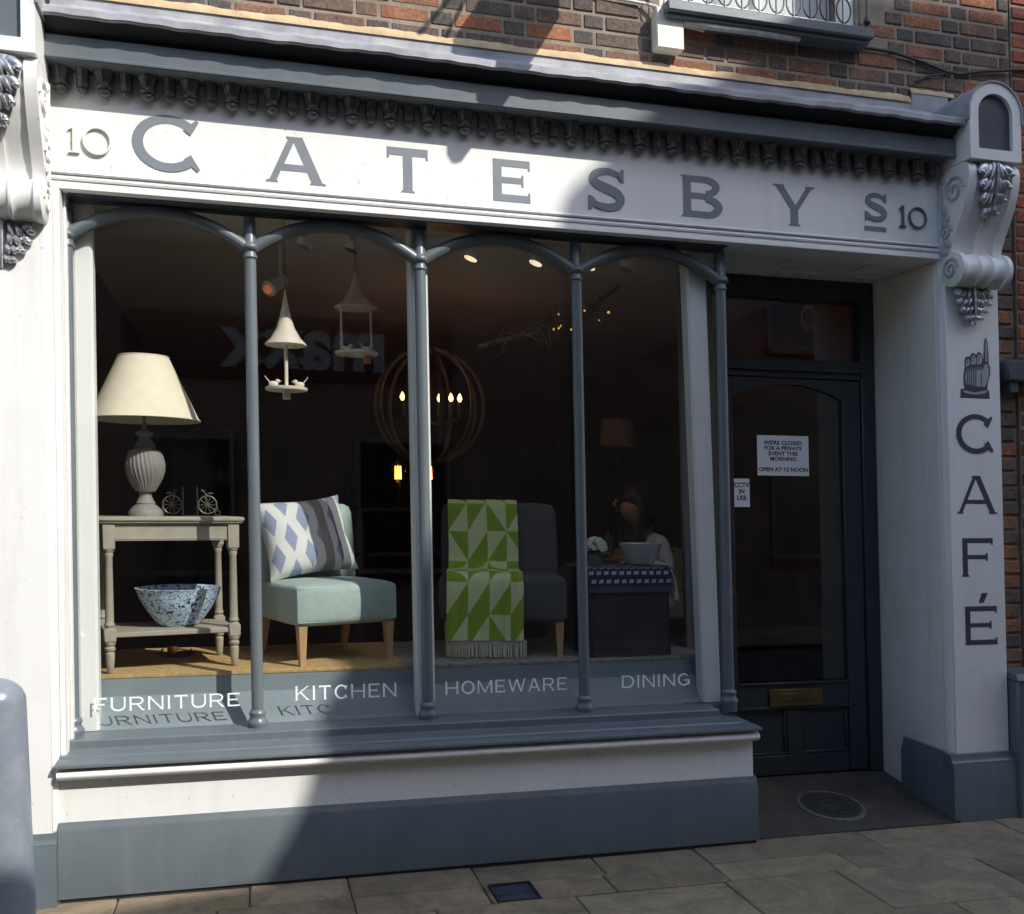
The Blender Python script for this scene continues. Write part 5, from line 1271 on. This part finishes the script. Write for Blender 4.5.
r_ = random.Random(2)
for k in range(7):
    q = MB(); q.lathe([(.035, 0), (.038, .07), (.025, .085), (.025, .10)], (4.44+.04*(k % 3), 3.75+.09*k, 1.63), 12); obj('jar', q, mat('jar_%d' % k, r_.choice([(.25, .05, .03), (.3, .14, .06), (.2, .18, .15)]), .4), t)
t = thing('cafe_counter', (3.5, 1.75, .02), 'dark wooden counter table the woman leans over in the shop', 'table')
q = MB(); q.box(3.18, 3.62, 1.30, 2.1, 1.255, 1.285, .005); obj('tabletop', q, DARKWOOD, t)
for a in (3.21, 3.59):
    for b in (1.34, 2.06): q = MB(); q.box(a-.025, a+.025, b-.025, b+.025, .02, 1.255); obj('leg', q, DARKWOOD, t)

# ---------------------------------------------------------------- woman sitting at the counter, facing left
def skin_mesh(verts, edges, radii, sub=2, root=0):
    me = bpy.data.meshes.new('s'); me.from_pydata(verts, edges, []); o = bpy.data.objects.new('s', me); col.objects.link(o)
    md = o.modifiers.new('skin', 'SKIN'); md.use_smooth_shade = True; md.branch_smoothing = .6
    for i, r in enumerate(radii):
        d = me.skin_vertices[0].data[i]; d.radius = (r, r) if not isinstance(r, tuple) else r; d.use_root = (i == root)
    ss = o.modifiers.new('sub', 'SUBSURF'); ss.levels = sub; ss.render_levels = sub
    bpy.context.view_layer.update(); dg = bpy.context.evaluated_depsgraph_get()
    em = bpy.data.meshes.new_from_object(o.evaluated_get(dg)); m_ = MB(); m_.add([tuple(v.co) for v in em.vertices], [tuple(f.vertices) for f in em.polygons])
    bpy.data.objects.remove(o); bpy.data.meshes.remove(me); bpy.data.meshes.remove(em)
    return m_
PX, PY = 3.66, 1.70
t = thing('person', (PX, PY, .02), 'woman with long dark hair and pale grey top leaning forward to the left', 'person')
V = [(PX+.06, PY, .90), (PX+.05, PY, 1.08), (PX+.02, PY, 1.26), (PX-.02, PY, 1.42), (PX-.06, PY, 1.50), (PX-.10, PY, 1.575), (PX-.15, PY, 1.66), (PX-.165, PY, 1.75),   # 0-7 spine to head
     (PX-.01, PY-.17, 1.45), (PX+.06, PY-.22, 1.22), (PX-.16, PY-.22, 1.30), (PX-.24, PY-.20, 1.305),   # 8 shoulder,9 elbow,10 wrist,11 palm (near arm)
     (PX-.02, PY+.17, 1.45), (PX+.02, PY+.24, 1.22), (PX-.18, PY+.16, 1.30), (PX-.26, PY+.14, 1.305),   # 12-15 far arm
     (PX-.30, PY-.10, .84), (PX-.32, PY-.10, .46), (PX-.30, PY-.10, .10), (PX-.40, PY-.10, .05),
     (PX-.30, PY+.10, .84), (PX-.32, PY+.10, .46), (PX-.30, PY+.10, .10), (PX-.40, PY+.10, .05)]
Ed = [(0, 1), (1, 2), (2, 3), (3, 4), (4, 5), (5, 6), (6, 7), (3, 8), (8, 9), (9, 10), (10, 11), (3, 12), (12, 13), (13, 14), (14, 15), (0, 16), (16, 17), (17, 18), (18, 19), (0, 20), (20, 21), (21, 22), (22, 23)]
Rd = [.15, .125, .13, .13, .06, .052, .095, .085, .06, .045, .030, .030, .06, .045, .030, .030, .085, .06, .042, .035, .085, .06, .042, .035]
# fingers
for (pi, dy0) in ((11, -1), (15, 1)):
    p0 = Vector(V[pi])
    for k, (ln, off) in enumerate(((.055, -.026), (.062, -.009), (.058, .008), (.045, .024))):
        a = len(V); V += [tuple(p0+Vector((-.03, off, .0))), tuple(p0+Vector((-.03-ln*.6, off*1.2, -.004))), tuple(p0+Vector((-.03-ln, off*1.25, -.014)))]; Ed += [(pi, a), (a, a+1), (a+1, a+2)]; Rd += [.010, .009, .007]
    a = len(V); V += [tuple(p0+Vector((-.01, -.035*dy0*-1, .0))), tuple(p0+Vector((-.04, -.05*dy0*-1, -.005)))]; Ed += [(pi, a), (a, a+1)]; Rd += [.011, .008]
q = skin_mesh(V, Ed, Rd, 2)
hc = Vector((PX-.175, PY, 1.715))
obj('body', q, SKIN, t, None, 80)
# face details
q = MB(); q.tube([hc+Vector((-.088, 0, .03)), hc+Vector((-.112, 0, -.012)), hc+Vector((-.092, 0, -.022))], [.009, .014, .010], 10); obj('nose', q, SKIN, t)
q = MB()
for d in (-.03, .03): q.ell(hc+Vector((-.084, d, .022)), (.004, .009, .005), 10, 8)
obj('eyes', q, mat('eye', (.05, .03, .02), .2), t)
q = MB(); q.ell(hc+Vector((-.088, 0, -.048)), (.010, .022, .007), 10, 8); obj('lips', q, mat('lips', (.4, .13, .11), .5), t)
q = MB(); q.ell(hc+Vector((.052, 0, .040)), (.088, .096, .104), 18, 14)
r_ = random.Random(6)
for k in range(70):
    a = r_.uniform(-1.75, 1.75); y_ = .085*math.sin(a); x_ = .05+.07*math.cos(a)
    b = hc+Vector((x_*.9, y_, .06)); q.tube([b, b+Vector((.025, y_*.25, -.10)), b+Vector((.0+r_.uniform(-.03, .03), y_*.35, -.22)), b+Vector((-.03+r_.uniform(-.05, .03), y_*.3, -.32-r_.uniform(0, .05)))], [.022, .022, .018, .006], 6)
obj('hair', q, HAIR, t)
Vt = [V[i] for i in (0, 1, 2, 3, 4)]+[V[8], (PX+.05, PY-.215, 1.25), V[10]]+[V[12], (PX+.012, PY+.233, 1.25), V[14]]
Et = [(0, 1), (1, 2), (2, 3), (3, 4), (3, 5), (5, 6), (6, 7), (3, 8), (8, 9), (9, 10)]
q = skin_mesh(Vt, Et, [.165, .142, .145, .142, .066, .072, .058, .040, .072, .058, .040], 2); obj('knit_top', q, TOP, t, None, 80)
q = MB(); q.tube([(PX-.11, PY-.10, 1.40), (PX-.10, PY-.125, 1.50), (PX-.03, PY-.13, 1.555), (PX+.06, PY-.12, 1.50), (PX+.12, PY-.10, 1.36)], .012, 8); obj('strap', q, HAIR, t)
Vl = [V[0], V[16], V[17], V[18], V[20], V[21], V[22]]; q = skin_mesh(Vl, [(0, 1), (1, 2), (2, 3), (0, 4), (4, 5), (5, 6)], [.168, .098, .072, .055, .098, .072, .055], 2); obj('trousers', q, NAVY, t, None, 80)
t = thing('bar_stool', (PX+.1, PY, .02), 'dark wooden stool under the seated woman', 'stool')
q = MB(); q.lathe([(.17, 0), (.18, .015), (.17, .03)], (PX+.08, PY, .70), 24); obj('seat', q, DARKWOOD, t)
for k in range(4):
    a = PI/4+k*PI/2; q = MB(); q.tube([(PX+.08+.11*math.cos(a), PY+.11*math.sin(a), .70), (PX+.08+.19*math.cos(a), PY+.19*math.sin(a), .02)], .016, 8); obj('leg', q, DARKWOOD, t)
